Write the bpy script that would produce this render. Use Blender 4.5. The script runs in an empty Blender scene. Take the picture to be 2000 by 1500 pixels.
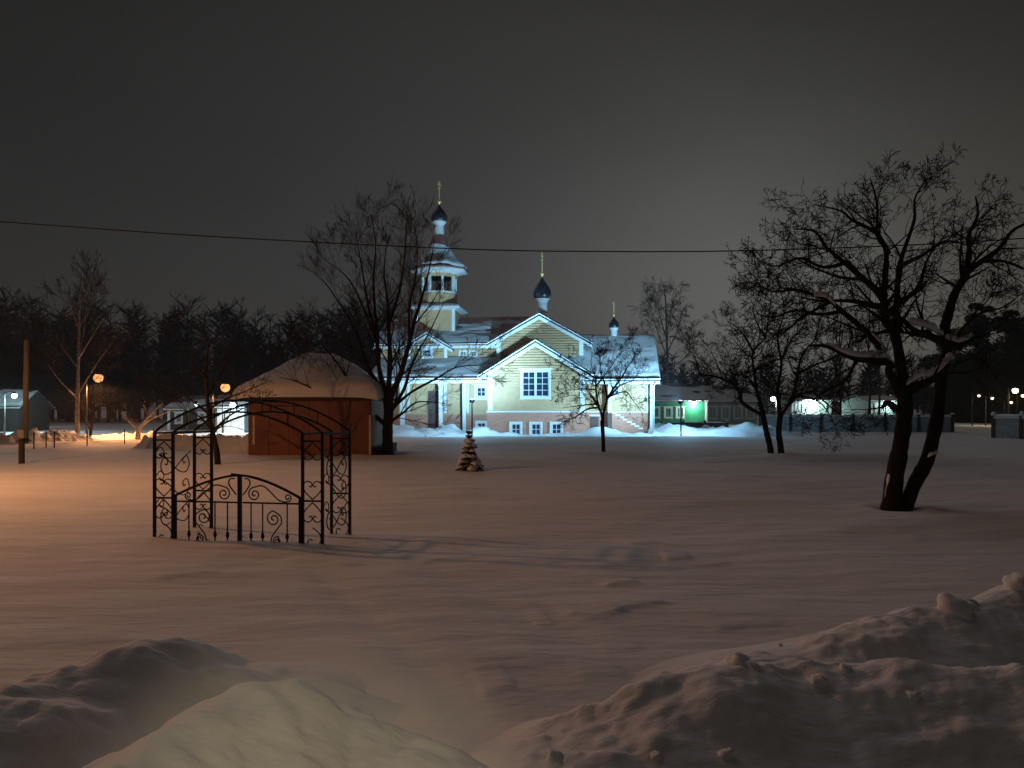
import bpy, math, random
import numpy as np
from mathutils import Vector, Matrix
R = math.radians
random.seed(7)
scene = bpy.context.scene
C = scene.collection

# ------------------------------------------------------------------ camera
F, HY, CAMZ = 1511.0, 800.0, 1.7          # focal length and horizon row in photo pixels, eye height
cam_d = bpy.data.cameras.new('camera'); cam = bpy.data.objects.new('camera', cam_d); C.objects.link(cam)
cam.location = (0, 0, CAMZ); cam.rotation_euler = (R(90), 0, 0)
cam_d.sensor_fit = 'HORIZONTAL'; cam_d.sensor_width = 36.0; cam_d.lens = 36.0 * F / 2000.0
cam_d.shift_y = (HY - 750.0) / 2000.0
cam_d.clip_start = 0.05; cam_d.clip_end = 6000
scene.camera = cam

# ------------------------------------------------------------------ sky: low cloud lit by the town
world = bpy.data.worlds.new('World'); scene.world = world; world.use_nodes = True
nt = world.node_tree; nt.nodes.clear()
def wn(t, **kw):
    n = nt.nodes.new(t)
    for k, v in kw.items(): setattr(n, k, v)
    return n
def wl(a, b): nt.links.new(a, b)
def wmath(op, a, b=None):
    n = wn('ShaderNodeMath', operation=op)
    for i, s in enumerate((a, b)):
        if s is None: continue
        if isinstance(s, (int, float)): n.inputs[i].default_value = s
        else: wl(s, n.inputs[i])
    return n.outputs[0]
SUN_AZ, SUN_EL = R(-28), R(36)             # measured from +Y towards +X
tc = wn('ShaderNodeTexCoord'); sep = wn('ShaderNodeSeparateXYZ'); wl(tc.outputs['Generated'], sep.inputs[0])
el = wmath('ARCSINE', sep.outputs['Z'])
band = wmath('POWER', 2.718, wmath('MULTIPLY', wmath('POWER', wmath('DIVIDE', wmath('ABSOLUTE', el), R(19)), 2.0), -1.0))
def glow(az, elv, width):
    d = (math.sin(R(az)) * math.cos(R(elv)), math.cos(R(az)) * math.cos(R(elv)), math.sin(R(elv)))
    v = wn('ShaderNodeVectorMath', operation='DOT_PRODUCT'); wl(tc.outputs['Generated'], v.inputs[0]); v.inputs[1].default_value = d
    a = wmath('ARCCOSINE', wmath('MINIMUM', v.outputs['Value'], 1.0))
    return wmath('POWER', 2.718, wmath('MULTIPLY', wmath('POWER', wmath('DIVIDE', a, R(width)), 2.0), -1.0))
cl = wn('ShaderNodeTexNoise'); cl.inputs['Scale'].default_value = 2.2; cl.inputs['Detail'].default_value = 4; cl.inputs['Roughness'].default_value = 0.5
mp = wn('ShaderNodeMapping'); mp.inputs['Scale'].default_value = (1, 1, 3.0); wl(tc.outputs['Generated'], mp.inputs[0]); wl(mp.outputs[0], cl.inputs['Vector'])
cloud = wmath('ADD', wmath('MULTIPLY', cl.outputs['Fac'], 0.36), 0.82)
def tint(fac, rgb, k):
    n = wn('ShaderNodeVectorMath', operation='SCALE'); n.inputs[0].default_value = rgb
    wl(wmath('MULTIPLY', fac, k), n.inputs['Scale']); return n.outputs[0]
def vadd(a, b):
    n = wn('ShaderNodeVectorMath', operation='ADD'); wl(a, n.inputs[0]); wl(b, n.inputs[1]); return n.outputs[0]
sky = wn('ShaderNodeTexSky'); sky.sky_type = 'NISHITA'; sky.sun_disc = False
sky.sun_elevation = R(-6); sky.sun_rotation = SUN_AZ
one = wmath('ADD', 0.0, 1.0)
col = vadd(tint(one, (1.0, 0.95, 0.90), 0.0095), tint(band, (1.0, 0.96, 0.92), 0.014))
col = vadd(col, tint(glow(16, 5, 13), (0.96, 1.0, 0.93), 0.08))
col = vadd(col, tint(glow(36, 5, 12), (1.0, 0.9, 0.66), 0.032))
col = vadd(col, tint(glow(4, 14, 30), (1.0, 0.97, 0.93), 0.022))
cm = wn('ShaderNodeVectorMath', operation='SCALE'); wl(col, cm.inputs[0]); wl(cloud, cm.inputs['Scale'])
ns = wn('ShaderNodeVectorMath', operation='SCALE'); wl(sky.outputs[0], ns.inputs[0]); ns.inputs['Scale'].default_value = 0.05
bg = wn('ShaderNodeBackground'); wl(vadd(cm.outputs[0], ns.outputs[0]), bg.inputs['Color']); bg.inputs['Strength'].default_value = 1.0
wo = wn('ShaderNodeOutputWorld'); wl(bg.outputs[0], wo.inputs['Surface'])

# very soft sun lamp from ahead-left, added to stand in for the town's glow
sd = bpy.data.lights.new('sun', 'SUN'); so = bpy.data.objects.new('sun', sd); C.objects.link(so)
sd.energy = 0.24; sd.angle = R(45); sd.color = (1.0, 0.82, 0.80)
dirv = Vector((math.sin(SUN_AZ) * math.cos(SUN_EL), math.cos(SUN_AZ) * math.cos(SUN_EL), math.sin(SUN_EL)))
so.rotation_euler = (-dirv).to_track_quat('-Z', 'Y').to_euler()

vs = scene.view_settings
vs.view_transform = 'Standard'; vs.look = 'None'; vs.exposure = 0.0; vs.gamma = 1.0; vs.use_curve_mapping = False
scene.render.engine = 'CYCLES'
scene.cycles.use_denoising = True
scene.cycles.max_bounces = 5; scene.cycles.diffuse_bounces = 3; scene.cycles.glossy_bounces = 2
scene.cycles.sample_clamp_indirect = 3.0
scene.cycles.caustics_reflective = False; scene.cycles.caustics_refractive = False

SODIUM = (1.0, 0.40, 0.13); COOL = (0.32, 0.70, 1.0); WARMWHITE = (1.0, 0.80, 0.50)

# ------------------------------------------------------------------ helpers
def at(px, py, Y):
    return Vector(((px - 1000.0) * Y / F, Y, CAMZ - (py - HY) * Y / F))

def tag(o, label=None, cat=None, group=None, kind=None):
    if label: o['label'] = label
    if cat: o['category'] = cat
    if group: o['group'] = group
    if kind: o['kind'] = kind
    return o

def empty(name, loc=(0, 0, 0), rz=0.0, label=None, cat=None, group=None):
    o = bpy.data.objects.new(name, None); C.objects.link(o)
    o.location = loc; o.rotation_euler = (0, 0, rz); o.empty_display_size = 0.2
    return tag(o, label, cat, group)

class MB:
    def __init__(s): s.v = []; s.f = []; s.sm = False
    def quad(s, a, b, c, d):
        n = len(s.v); s.v += [tuple(a), tuple(b), tuple(c), tuple(d)]; s.f.append((n, n + 1, n + 2, n + 3)); return s
    def poly(s, pts):
        n = len(s.v); s.v += [tuple(p) for p in pts]; s.f.append(tuple(range(n, n + len(pts)))); return s
    def box(s, x0, x1, y0, y1, z0, z1, m=None):
        n = len(s.v)
        p = [(x0, y0, z0), (x1, y0, z0), (x1, y1, z0), (x0, y1, z0), (x0, y0, z1), (x1, y0, z1), (x1, y1, z1), (x0, y1, z1)]
        if m is not None: p = [tuple(m @ Vector(q)) for q in p]
        s.v += p
        s.f += [tuple(n + i for i in t) for t in ((0, 3, 2, 1), (4, 5, 6, 7), (0, 1, 5, 4), (1, 2, 6, 5), (2, 3, 7, 6), (3, 0, 4, 7))]
        return s
    def prism(s, poly, axis, a0, a1):
        # poly: list of 2-tuples; axis 'y': (x,z) extruded along y; 'x': (y,z) along x; 'z': (x,y) along z
        def P(q, a): return (q[0], a, q[1]) if axis == 'y' else ((a, q[0], q[1]) if axis == 'x' else (q[0], q[1], a))
        n = len(s.v); k = len(poly)
        s.v += [P(q, a0) for q in poly] + [P(q, a1) for q in poly]
        s.f.append(tuple(n + i for i in range(k))); s.f.append(tuple(n + k + i for i in reversed(range(k))))
        for i in range(k): s.f.append((n + i, n + k + i, n + k + (i + 1) % k, n + (i + 1) % k))
        return s
    def tube(s, pts, rad, n=6, caps=True):
        k = len(pts)
        if k < 2: return s
        if isinstance(rad, (int, float)): rad = [rad] * k
        base = len(s.v); ref = None
        for i in range(k):
            p = Vector(pts[i]); d = Vector(pts[min(i + 1, k - 1)]) - Vector(pts[max(i - 1, 0)])
            if d.length < 1e-9: d = Vector((0, 0, 1))
            d.normalize()
            if ref is None:
                ref = d.orthogonal().normalized()
            ref = (ref - d * ref.dot(d))
            if ref.length < 1e-6: ref = d.orthogonal()
            ref.normalize(); bi = d.cross(ref)
            for j in range(n):
                a = 2 * math.pi * j / n
                q = p + (ref * math.cos(a) + bi * math.sin(a)) * rad[i]
                s.v.append((q.x, q.y, q.z))
        for i in range(k - 1):
            for j in range(n):
                a = base + i * n + j; b = base + i * n + (j + 1) % n
                s.f.append((a, b, b + n, a + n))
        if caps:
            s.f.append(tuple(base + j for j in reversed(range(n)))); s.f.append(tuple(base + (k - 1) * n + j for j in range(n)))
        return s
    def bar(s, a, b, w, h=None):
        # square bar from a to b
        h = h or w; a = Vector(a); b = Vector(b); d = (b - a).normalized()
        up = Vector((0, 0, 1)) if abs(d.z) < 0.9 else Vector((0, 1, 0))
        x = d.cross(up).normalized() * w / 2; y = x.cross(d).normalized() * h / 2
        n = len(s.v)
        for e in (a, b):
            for q in (-x - y, x - y, x + y, -x + y): s.v.append(tuple(e + q))
        s.f += [tuple(n + i for i in t) for t in ((3, 2, 1, 0), (4, 5, 6, 7), (0, 1, 5, 4), (1, 2, 6, 5), (2, 3, 7, 6), (3, 0, 4, 7))]
        return s
    def lathe(s, prof, n=24, c=(0, 0, 0), sq=False):
        base = len(s.v); k = len(prof)
        for r, z in prof:
            for j in range(n):
                a = 2 * math.pi * (j + 0.5) / n
                s.v.append((c[0] + r * math.cos(a), c[1] + r * math.sin(a), c[2] + z))
        for i in range(k - 1):
            for j in range(n):
                a = base + i * n + j; b = base + i * n + (j + 1) % n
                s.f.append((a, b, b + n, a + n))
        s.f.append(tuple(base + j for j in reversed(range(n)))); s.f.append(tuple(base + (k - 1) * n + j for j in range(n)))
        return s
    def build(s, name, mat, parent=None, smooth=False, loc=None):
        me = bpy.data.meshes.new(name); me.from_pydata(s.v, [], s.f); me.update()
        if smooth: me.shade_smooth()
        if mat: me.materials.append(mat)
        o = bpy.data.objects.new(name, me); C.objects.link(o)
        if parent: o.parent = parent
        if loc: o.location = loc
        return o

def np_mesh(name, V, Q, mat, parent=None, smooth=True):
    me = bpy.data.meshes.new(name)
    me.vertices.add(len(V)); me.vertices.foreach_set('co', np.asarray(V, dtype=np.float32).ravel())
    Q = np.asarray(Q, dtype=np.int32); k = Q.shape[1]
    me.loops.add(Q.size); me.loops.foreach_set('vertex_index', Q.ravel())
    me.polygons.add(len(Q)); me.polygons.foreach_set('loop_start', np.arange(0, Q.size, k, dtype=np.int32))
    me.polygons.foreach_set('loop_total', np.full(len(Q), k, dtype=np.int32))
    me.update(calc_edges=True); me.validate()
    if smooth: me.shade_smooth()
    me.materials.append(mat)
    o = bpy.data.objects.new(name, me); C.objects.link(o)
    if parent: o.parent = parent
    return o

def copy_tree(o, parent=None):
    c = o.copy(); C.objects.link(c); c.parent = parent
    for ch in list(o.children): copy_tree(ch, c)
    return c

# value noise
def _h(x, y, s):
    x = x.astype(np.int64); y = y.astype(np.int64)
    h = (x * 374761393 + y * 668265263 + s * 982451653) & 0xffffffff
    h = ((h ^ (h >> 13)) * 1274126177) & 0xffffffff
    h = h ^ (h >> 16)
    return (h & 0xffffff) / float(0xffffff)
def vnoise(x, y, s=0):
    x = np.asarray(x, dtype=float); y = np.asarray(y, dtype=float)
    xi = np.floor(x); yi = np.floor(y); fx = x - xi; fy = y - yi
    fx = fx * fx * fx * (fx * (fx * 6 - 15) + 10); fy = fy * fy * fy * (fy * (fy * 6 - 15) + 10)
    a = _h(xi, yi, s); b = _h(xi + 1, yi, s); c = _h(xi, yi + 1, s); d = _h(xi + 1, yi + 1, s)
    return (a * (1 - fx) + b * fx) * (1 - fy) + (c * (1 - fx) + d * fx) * fy - 0.5
def fbm(x, y, s=0, o=4):
    t = 0.0; k = 1.0
    for i in range(o):
        t = t + k * vnoise(np.asarray(x) * 2 ** i + 17.3 * i, np.asarray(y) * 2 ** i - 9.1 * i, s + i); k *= 0.5
    return t
def sstep(a, b, x):
    t = np.clip((np.asarray(x, dtype=float) - a) / (b - a), 0, 1); return t * t * (3 - 2 * t)

# ------------------------------------------------------------------ materials
def mat(name, base, rough=0.7, var=0.0, vscale=5.0, bump=0.0, bscale=20.0, metallic=0.0, spec=0.5, stretch=None, base2=None, detail=4):
    m = bpy.data.materials.new(name); m.use_nodes = True
    t = m.node_tree; b = t.nodes['Principled BSDF']
    b.inputs['Base Color'].default_value = (*base, 1); b.inputs['Roughness'].default_value = rough
    b.inputs['Metallic'].default_value = metallic; b.inputs['Specular IOR Level'].default_value = spec
    if var or bump or base2:
        tc = t.nodes.new('ShaderNodeTexCoord'); vec = tc.outputs['Object']
        if stretch:
            mp = t.nodes.new('ShaderNodeMapping'); mp.inputs['Scale'].default_value = stretch
            t.links.new(vec, mp.inputs[0]); vec = mp.outputs[0]
    if var or base2:
        n = t.nodes.new('ShaderNodeTexNoise'); n.inputs['Scale'].default_value = vscale; n.inputs['Detail'].default_value = detail
        t.links.new(vec, n.inputs['Vector'])
        rp = t.nodes.new('ShaderNodeValToRGB'); rp.color_ramp.elements[0].position = 0.35; rp.color_ramp.elements[1].position = 0.65
        lo = tuple(c * (1 - var) for c in base); hi = base2 if base2 else tuple(min(1, c * (1 + var)) for c in base)
        rp.color_ramp.elements[0].color = (*lo, 1); rp.color_ramp.elements[1].color = (*hi, 1)
        t.links.new(n.outputs['Fac'], rp.inputs[0]); t.links.new(rp.outputs[0], b.inputs['Base Color'])
    if bump:
        n2 = t.nodes.new('ShaderNodeTexNoise'); n2.inputs['Scale'].default_value = bscale; n2.inputs['Detail'].default_value = 5
        t.links.new(vec, n2.inputs['Vector'])
        bp = t.nodes.new('ShaderNodeBump'); bp.inputs['Strength'].default_value = 0.6; bp.inputs['Distance'].default_value = bump
        t.links.new(n2.outputs['Fac'], bp.inputs['Height']); t.links.new(bp.outputs[0], b.inputs['Normal'])
    return m

def emat(name, rgb, k):
    m = bpy.data.materials.new(name); m.use_nodes = True; t = m.node_tree; t.nodes.clear()
    e = t.nodes.new('ShaderNodeEmission'); e.inputs[0].default_value = (*rgb, 1); e.inputs[1].default_value = k
    o = t.nodes.new('ShaderNodeOutputMaterial'); t.links.new(e.outputs[0], o.inputs[0]); return m

def snow_mat():
    m = bpy.data.materials.new('snow'); m.use_nodes = True; t = m.node_tree; b = t.nodes['Principled BSDF']
    b.inputs['Roughness'].default_value = 0.75; b.inputs['Specular IOR Level'].default_value = 0.15
    tc = t.nodes.new('ShaderNodeTexCoord')
    n = t.nodes.new('ShaderNodeTexNoise'); n.inputs['Scale'].default_value = 0.7; n.inputs['Detail'].default_value = 6
    mp = t.nodes.new('ShaderNodeMapping'); mp.inputs['Scale'].default_value = (0.6, 1.6, 1.0)
    t.links.new(tc.outputs['Object'], mp.inputs[0]); t.links.new(mp.outputs[0], n.inputs['Vector'])
    rp = t.nodes.new('ShaderNodeValToRGB'); rp.color_ramp.elements[0].position = 0.3; rp.color_ramp.elements[1].position = 0.7
    rp.color_ramp.elements[0].color = (0.80, 0.80, 0.82, 1); rp.color_ramp.elements[1].color = (0.90, 0.90, 0.91, 1)
    t.links.new(n.outputs['Fac'], rp.inputs[0]); t.links.new(rp.outputs[0], b.inputs['Base Color'])
    # wind relief, from crust streaks to grains
    last = None
    for sc, st, dist in ((1.6, (0.45, 1.9, 1), 0.09), (9.0, (0.6, 1.6, 1), 0.02), (60.0, (1, 1, 1), 0.004)):
        q = t.nodes.new('ShaderNodeTexNoise'); q.inputs['Scale'].default_value = sc; q.inputs['Detail'].default_value = 4
        mm = t.nodes.new('ShaderNodeMapping'); mm.inputs['Scale'].default_value = st
        t.links.new(tc.outputs['Object'], mm.inputs[0]); t.links.new(mm.outputs[0], q.inputs['Vector'])
        bp = t.nodes.new('ShaderNodeBump'); bp.inputs['Strength'].default_value = 0.55; bp.inputs['Distance'].default_value = dist
        t.links.new(q.outputs['Fac'], bp.inputs['Height'])
        if last: t.links.new(last, bp.inputs['Normal'])
        last = bp.outputs[0]
    t.links.new(last, b.inputs['Normal'])
    return m

def brick_mat(name, c1, c2, mortar, w=0.25, h=0.075):
    m = bpy.data.materials.new(name); m.use_nodes = True; t = m.node_tree; b = t.nodes['Principled BSDF']
    tc = t.nodes.new('ShaderNodeTexCoord'); s = t.nodes.new('ShaderNodeSeparateXYZ'); t.links.new(tc.outputs['Object'], s.inputs[0])
    ad = t.nodes.new('ShaderNodeMath'); t.links.new(s.outputs[0], ad.inputs[0]); t.links.new(s.outputs[1], ad.inputs[1])
    cb = t.nodes.new('ShaderNodeCombineXYZ'); t.links.new(ad.outputs[0], cb.inputs[0]); t.links.new(s.outputs[2], cb.inputs[1])
    br = t.nodes.new('ShaderNodeTexBrick'); br.inputs['Scale'].default_value = 1.0
    br.inputs['Brick Width'].default_value = w; br.inputs['Row Height'].default_value = h; br.inputs['Mortar Size'].default_value = 0.008
    br.inputs['Color1'].default_value = (*c1, 1); br.inputs['Color2'].default_value = (*c2, 1); br.inputs['Mortar'].default_value = (*mortar, 1)
    t.links.new(cb.outputs[0], br.inputs['Vector']); t.links.new(br.outputs['Color'], b.inputs['Base Color'])
    bp = t.nodes.new('ShaderNodeBump'); bp.inputs['Distance'].default_value = 0.01; bp.invert = True
    t.links.new(br.outputs['Fac'], bp.inputs['Height']); t.links.new(bp.outputs[0], b.inputs['Normal'])
    b.inputs['Roughness'].default_value = 0.85
    return m

M = {
    'snow': snow_mat(),
    'cream': mat('cream_siding', (0.52, 0.335, 0.18), 0.6, 0.06, 3.0),
    'white': mat('white_paint', (0.68, 0.68, 0.68), 0.5, 0.04, 6.0),
    'brick': brick_mat('plinth_brick', (0.48, 0.19, 0.13), (0.56, 0.25, 0.17), (0.50, 0.33, 0.25)),
    'roofred': mat('red_metal_roof', (0.20, 0.075, 0.06), 0.5, 0.25, 2.0, 0.0),
    'roofdark': mat('dark_roof_edge', (0.02, 0.02, 0.025), 0.6),
    'glass': mat('window_glass', (0.02, 0.035, 0.06), 0.08, spec=0.6),
    'dome': mat('black_dome', (0.018, 0.018, 0.025), 0.32, 0.3, 4.0, spec=0.6),
    'gold': mat('gilding', (0.90, 0.66, 0.22), 0.42, metallic=0.45),
    'darkinside': mat('belfry_inside', (0.10, 0.09, 0.07), 0.8, 0.2),
    'bronze': mat('bell_bronze', (0.25, 0.16, 0.07), 0.4, metallic=1.0),
    'door': mat('brown_door', (0.10, 0.055, 0.05), 0.6, 0.2, 6.0),
    'iron': mat('black_iron', (0.008, 0.0075, 0.0075), 0.6, 0.3, 30.0, 0.001, 60.0, spec=0.3),
    'barn': mat('rust_red_cladding', (0.19, 0.064, 0.042), 0.65, 0.14, 1.2, 0.006, 3.0, stretch=(1, 1, 0.3)),
    'barntrim': mat('pale_trim', (0.55, 0.45, 0.38), 0.7),
    'render': mat('pale_render', (0.55, 0.52, 0.46), 0.85, 0.1, 2.0),
    'bark': mat('dark_bark', (0.030, 0.023, 0.019), 0.9, 0.35, 9.0, 0.02, 14.0, spec=0.15, stretch=(1, 1, 0.35)),
    'bark2': mat('brown_bark', (0.040, 0.028, 0.023), 0.9, 0.35, 7.0, 0.02, 12.0, spec=0.15, stretch=(1, 1, 0.35)),
    'twig': mat('dark_twigs', (0.030, 0.022, 0.019), 0.9, spec=0.1),
    'twigred': mat('reddish_twigs', (0.060, 0.036, 0.030), 0.9, spec=0.1),
    'birch': mat('birch_bark', (0.40, 0.35, 0.31), 0.8, 0.25, 3.0, base2=(0.16, 0.13, 0.12), stretch=(1, 1, 3)),
    'birchtwig': mat('birch_twigs', (0.075, 0.055, 0.050), 0.9, spec=0.1),
    'needle': mat('spruce_needles', (0.020, 0.032, 0.018), 0.85, 0.3, 20, spec=0.1),
    'evergreen': mat('dark_evergreen', (0.018, 0.024, 0.016), 0.9, 0.3, 2, spec=0.1),
    'pole': mat('weathered_wood', (0.16, 0.13, 0.10), 0.9, 0.25, 6, 0.01, 20, stretch=(1, 1, 0.15)),
    'concrete': mat('concrete', (0.30, 0.29, 0.28), 0.9, 0.2, 4, 0.01, 20),
    'darkwood': mat('dark_wood', (0.05, 0.04, 0.035), 0.9, 0.2, 8),
    'green': mat('green_boards', (0.015, 0.19, 0.085), 0.6, 0.15, 3),
    'beige': mat('grey_beige_plaster', (0.36, 0.34, 0.30), 0.85, 0.12, 2),
    'teal': mat('pale_teal_plaster', (0.45, 0.60, 0.56), 0.8, 0.1, 2),
    'slate': mat('slate_roof', (0.045, 0.042, 0.045), 0.8, 0.3, 3),
    'weeds': mat('dry_weeds', (0.09, 0.06, 0.035), 0.9, 0.3, 10),
    'wire': mat('cable_rubber', (0.012, 0.012, 0.013), 0.7),
}

# ------------------------------------------------------------------ ground: deep snow
def track(x, y):
    # distance to the edge of the buried path that runs from the gate towards the viewer
    ax, ay, bx, by = -1.9, 8.3, 0.25, 3.7
    t = ((x - ax) * (bx - ax) + (y - ay) * (by - ay)) / ((bx - ax) ** 2 + (by - ay) ** 2)
    nx, ny = (by - ay), -(bx - ax); l = math.hypot(nx, ny)
    return ((x - ax) * nx + (y - ay) * ny) / l, t
PITS = []
RIDGES = []
for (a_, b_, c_, d_, h_) in ((1110, 1215, 1215, 1208, .030), (1200, 1205, 1300, 1188, .028), (1188, 1150, 1250, 1143, .030), (1300, 1095, 1350, 1096, .026), (1340, 1108, 1430, 1104, .024),
                             (1125, 1338, 1220, 1336, .012), (940, 1372, 1010, 1366, .016), (1230, 1060, 1290, 1058, .022), (1050, 1232, 1085, 1230, .014), (560, 1090, 690, 1104, .022), (820, 1098, 930, 1090, .022), (1400, 1240, 1520, 1226, .02), (690, 1010, 860, 1002, .02), (1180, 1290, 1260, 1284, .010), (300, 1130, 430, 1118, .02)):
    _p, _q = at(a_, b_, F * CAMZ / (b_ - HY)), at(c_, d_, F * CAMZ / (d_ - HY)); RIDGES.append((_p.x, _p.y, _q.x, _q.y, h_))
def ground_h(x, y):
    x = np.asarray(x, dtype=float); y = np.asarray(y, dtype=float)
    near = 1 - sstep(60, 90, y)
    h = 0.10 * fbm(x / 6.0, y / 5.0, 3, 3) * near
    h += 0.035 * fbm(x / 1.3, y / 0.8, 11, 3) * near
    # wind-cut ridges: long gentle back, short steep lip
    for k, (ax_, ay_, bx_, by_, hh) in enumerate(RIDGES):
        dx, dy = bx_ - ax_, by_ - ay_; l = math.hypot(dx, dy)
        t_ = ((x - ax_) * dx + (y - ay_) * dy) / (l * l)
        d_ = ((x - ax_) * -dy + (y - ay_) * dx) / l + 0.10 * vnoise(x / 0.35, 0 * y + k, 71) + 0.04 * vnoise(x / 0.12, 0 * y + k, 72)
        env = sstep(-0.15, 0.15, t_) * (1 - sstep(0.85, 1.15, t_))
        h += hh * env * np.where(d_ > 0, np.exp(-d_ / 0.40), np.exp(d_ / 0.045))
    # path edge and old ruts
    s, t = track(x, y)
    ft = sstep(-0.15, 0.1, t) * (1 - sstep(0.9, 1.3, t))
    h += 0.5 * ft * (0.05 * sstep(-0.25, 0.25, -s) - 0.03 * np.exp(-((s - 0.2) / 0.14) ** 2) + 0.02 * np.exp(-((s + 0.55) / 0.2) ** 2) - 0.02 * np.exp(-((s + 0.95) / 0.16) ** 2))
    # long low swells on the field
    h += 0.035 * np.sin(y / 2.6 + 0.25 * x + 1.2 * vnoise(x / 7, y / 7, 41)) * sstep(9, 14, y) * (1 - sstep(36, 44, y))
    # churchyard: cleared ground behind the edge of the field
    yx = sstep(-11.5, -9.5, x - 0.12 * (y - 47)) * (1 - sstep(17.5, 19.5, x))
    ed = 46.6 + 0.5 * vnoise(x / 3.0, 0 * y, 51) + 0.02 * x
    drop = sstep(0, 0.9, y - ed) * (1 - sstep(62, 70, y))
    h = h * (1 - 0.9 * drop * yx) + yx * (-0.22 * drop + 0.05 * np.exp(-((y - ed + 0.5) / 0.7) ** 2))
    # banks thrown up along the church walls
    wl_ = 53.6 - 0.11 * x
    h += yx * np.clip(0.34 + 0.6 * fbm(x / 2.0, y / 1.5, 61, 3), 0, 2) * np.exp(-((y - wl_ + 0.3) / 1.1) ** 2)
    h += yx * np.clip(0.50 + 0.9 * fbm(x / 1.6, y / 1.0, 63, 3), 0, 2) * np.exp(-((y - wl_ - 2.0) / 2.0) ** 2) * ((x < -1.6) | (x > 9.6))
    for (a, b, r, d) in PITS:
        q = np.hypot(x - a, y - b) / r
        h += d * (np.exp(-(q ** 2)) - 0.25 * np.exp(-((q - 1.6) / 0.5) ** 2))
    return h
TREE_BIG = at(758, 887, 29.4); TREE_APPLE = at(1746, 990, 13.5)
PITS = [(TREE_BIG.x - 0.1, TREE_BIG.y - 0.2, 0.75, -0.30), (TREE_APPLE.x, TREE_APPLE.y - 0.15, 0.35, -0.10)]
def gz(x, y): return float(ground_h(np.array([x]), np.array([y]))[0])

def make_ground():
    rr = np.concatenate([np.linspace(0.3, 3.0, 30), np.geomspace(3.05, 30, 330), np.linspace(30.2, 74, 230), np.geomspace(76, 4500, 46)])
    va = np.arange(-44, 44.001, 0.17); oa = np.concatenate([np.arange(44.17, 60, 1.0), np.arange(60, 300, 5.0), np.arange(300, 315.9, 1.0)])
    aa = np.radians(np.concatenate([va, oa])); n = len(aa)
    A, Rr = np.meshgrid(aa, rr)
    X = Rr * np.sin(A); Y = Rr * np.cos(A); Z = ground_h(X, Y)
    V = np.stack([X.ravel(), Y.ravel(), Z.ravel()], 1)
    i, j = np.meshgrid(np.arange(len(rr) - 1), np.arange(n), indexing='ij'); j2 = (j + 1) % n
    Q = np.stack([i * n + j, (i + 1) * n + j, (i + 1) * n + j2, i * n + j2], -1).reshape(-1, 4)[:, ::-1]
    V = np.vstack([V, [[0, 0, 0]]])
    o = np_mesh('ground', V, Q, M['snow'])
    tag(o, 'wide dim field of deep wind-blown snow', kind='structure')
    return o
make_ground()

# snow banks thrown up by the plough: crest lines with heights
def bank(crests, ext, step, label, seed, rough=0.10, clods=(), name='snow_bank', amp=1.0, litter=0):
    x0, x1, y0, y1 = ext
    xs = np.arange(x0, x1, step); ys = np.arange(y0, y1, step)
    X, Y = np.meshgrid(xs, ys)
    wx = X + 0.12 * vnoise(X / 0.5, Y / 0.5, seed); wy = Y + 0.12 * vnoise(X / 0.5 + 9, Y / 0.5, seed + 1)
    B = np.zeros_like(X)
    for pts, wf, wb in crests:
        W = [(at(p[0], p[1], p[2])) for p in pts]
        best = np.zeros_like(X)
        for a, b in zip(W[:-1], W[1:]):
            dx, dy = b.x - a.x, b.y - a.y
            t = np.clip(((wx - a.x) * dx + (wy - a.y) * dy) / (dx * dx + dy * dy), 0, 1)
            cx, cy, cz = a.x + t * dx, a.y + t * dy, a.z + t * (b.z - a.z)
            d = np.hypot(wx - cx, wy - cy)
            w = np.where(wy < cy, wf, wb)
            q = np.clip(d / w, 0, 1)
            pr = cz * np.where(q < 1, (1 - q * q) ** 2 * (1 - 0.25 * q), 0)
            best = np.maximum(best, pr)
        B = np.maximum(B, best)
    k = sstep(0.0, 0.25, B)
    lumps = np.clip(fbm(X / 0.34, Y / 0.30, seed + 7, 5), -0.3, 0.6)
    gul = np.abs(vnoise(X / 0.16, Y / 0.5, seed + 13)) - 0.2
    lumps = lumps + 0.30 * np.clip(fbm(X / 0.07, Y / 0.06, seed + 17, 3), -0.1, 0.5) * sstep(-0.1, 0.25, fbm(X / 0.5, Y / 0.5, seed + 19, 2))
    B = B + k * amp * (rough * lumps - rough * 0.35 * np.clip(gul, 0, 1)) - 0.012
    Z = ground_h(X, Y) + B
    keep = B > -0.011
    nx = len(xs); i, j = np.meshgrid(np.arange(len(ys) - 1), np.arange(nx - 1), indexing='ij')
    Q = np.stack([i * nx + j, i * nx + j + 1, (i + 1) * nx + j + 1, (i + 1) * nx + j], -1).reshape(-1, 4)
    kf = keep.ravel(); Q = Q[kf[Q].any(1)]
    used = np.unique(Q); re = np.full(X.size, -1); re[used] = np.arange(len(used))
    V = np.stack([X.ravel(), Y.ravel(), Z.ravel()], 1)[used]
    o = np_mesh(name, V, re[Q], M['snow'])
    tag(o, label, 'snow bank')
    for (px, py, d, r) in clods:
        p = at(px, py, d); o2 = clod(p, r, seed); o2.parent = o
    rl = random.Random(seed); idx = np.argwhere(B > 0.12)
    for _ in range(litter):
        i_, j_ = idx[rl.randrange(len(idx))]; r = rl.uniform(0.012, 0.045) * (1.6 if rl.random() < 0.12 else 1)
        o2 = clod(Vector((X[i_, j_], Y[i_, j_], Z[i_, j_] + r * 0.25)), r, seed + rl.randrange(99)); o2.parent = o
    return o

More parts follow.
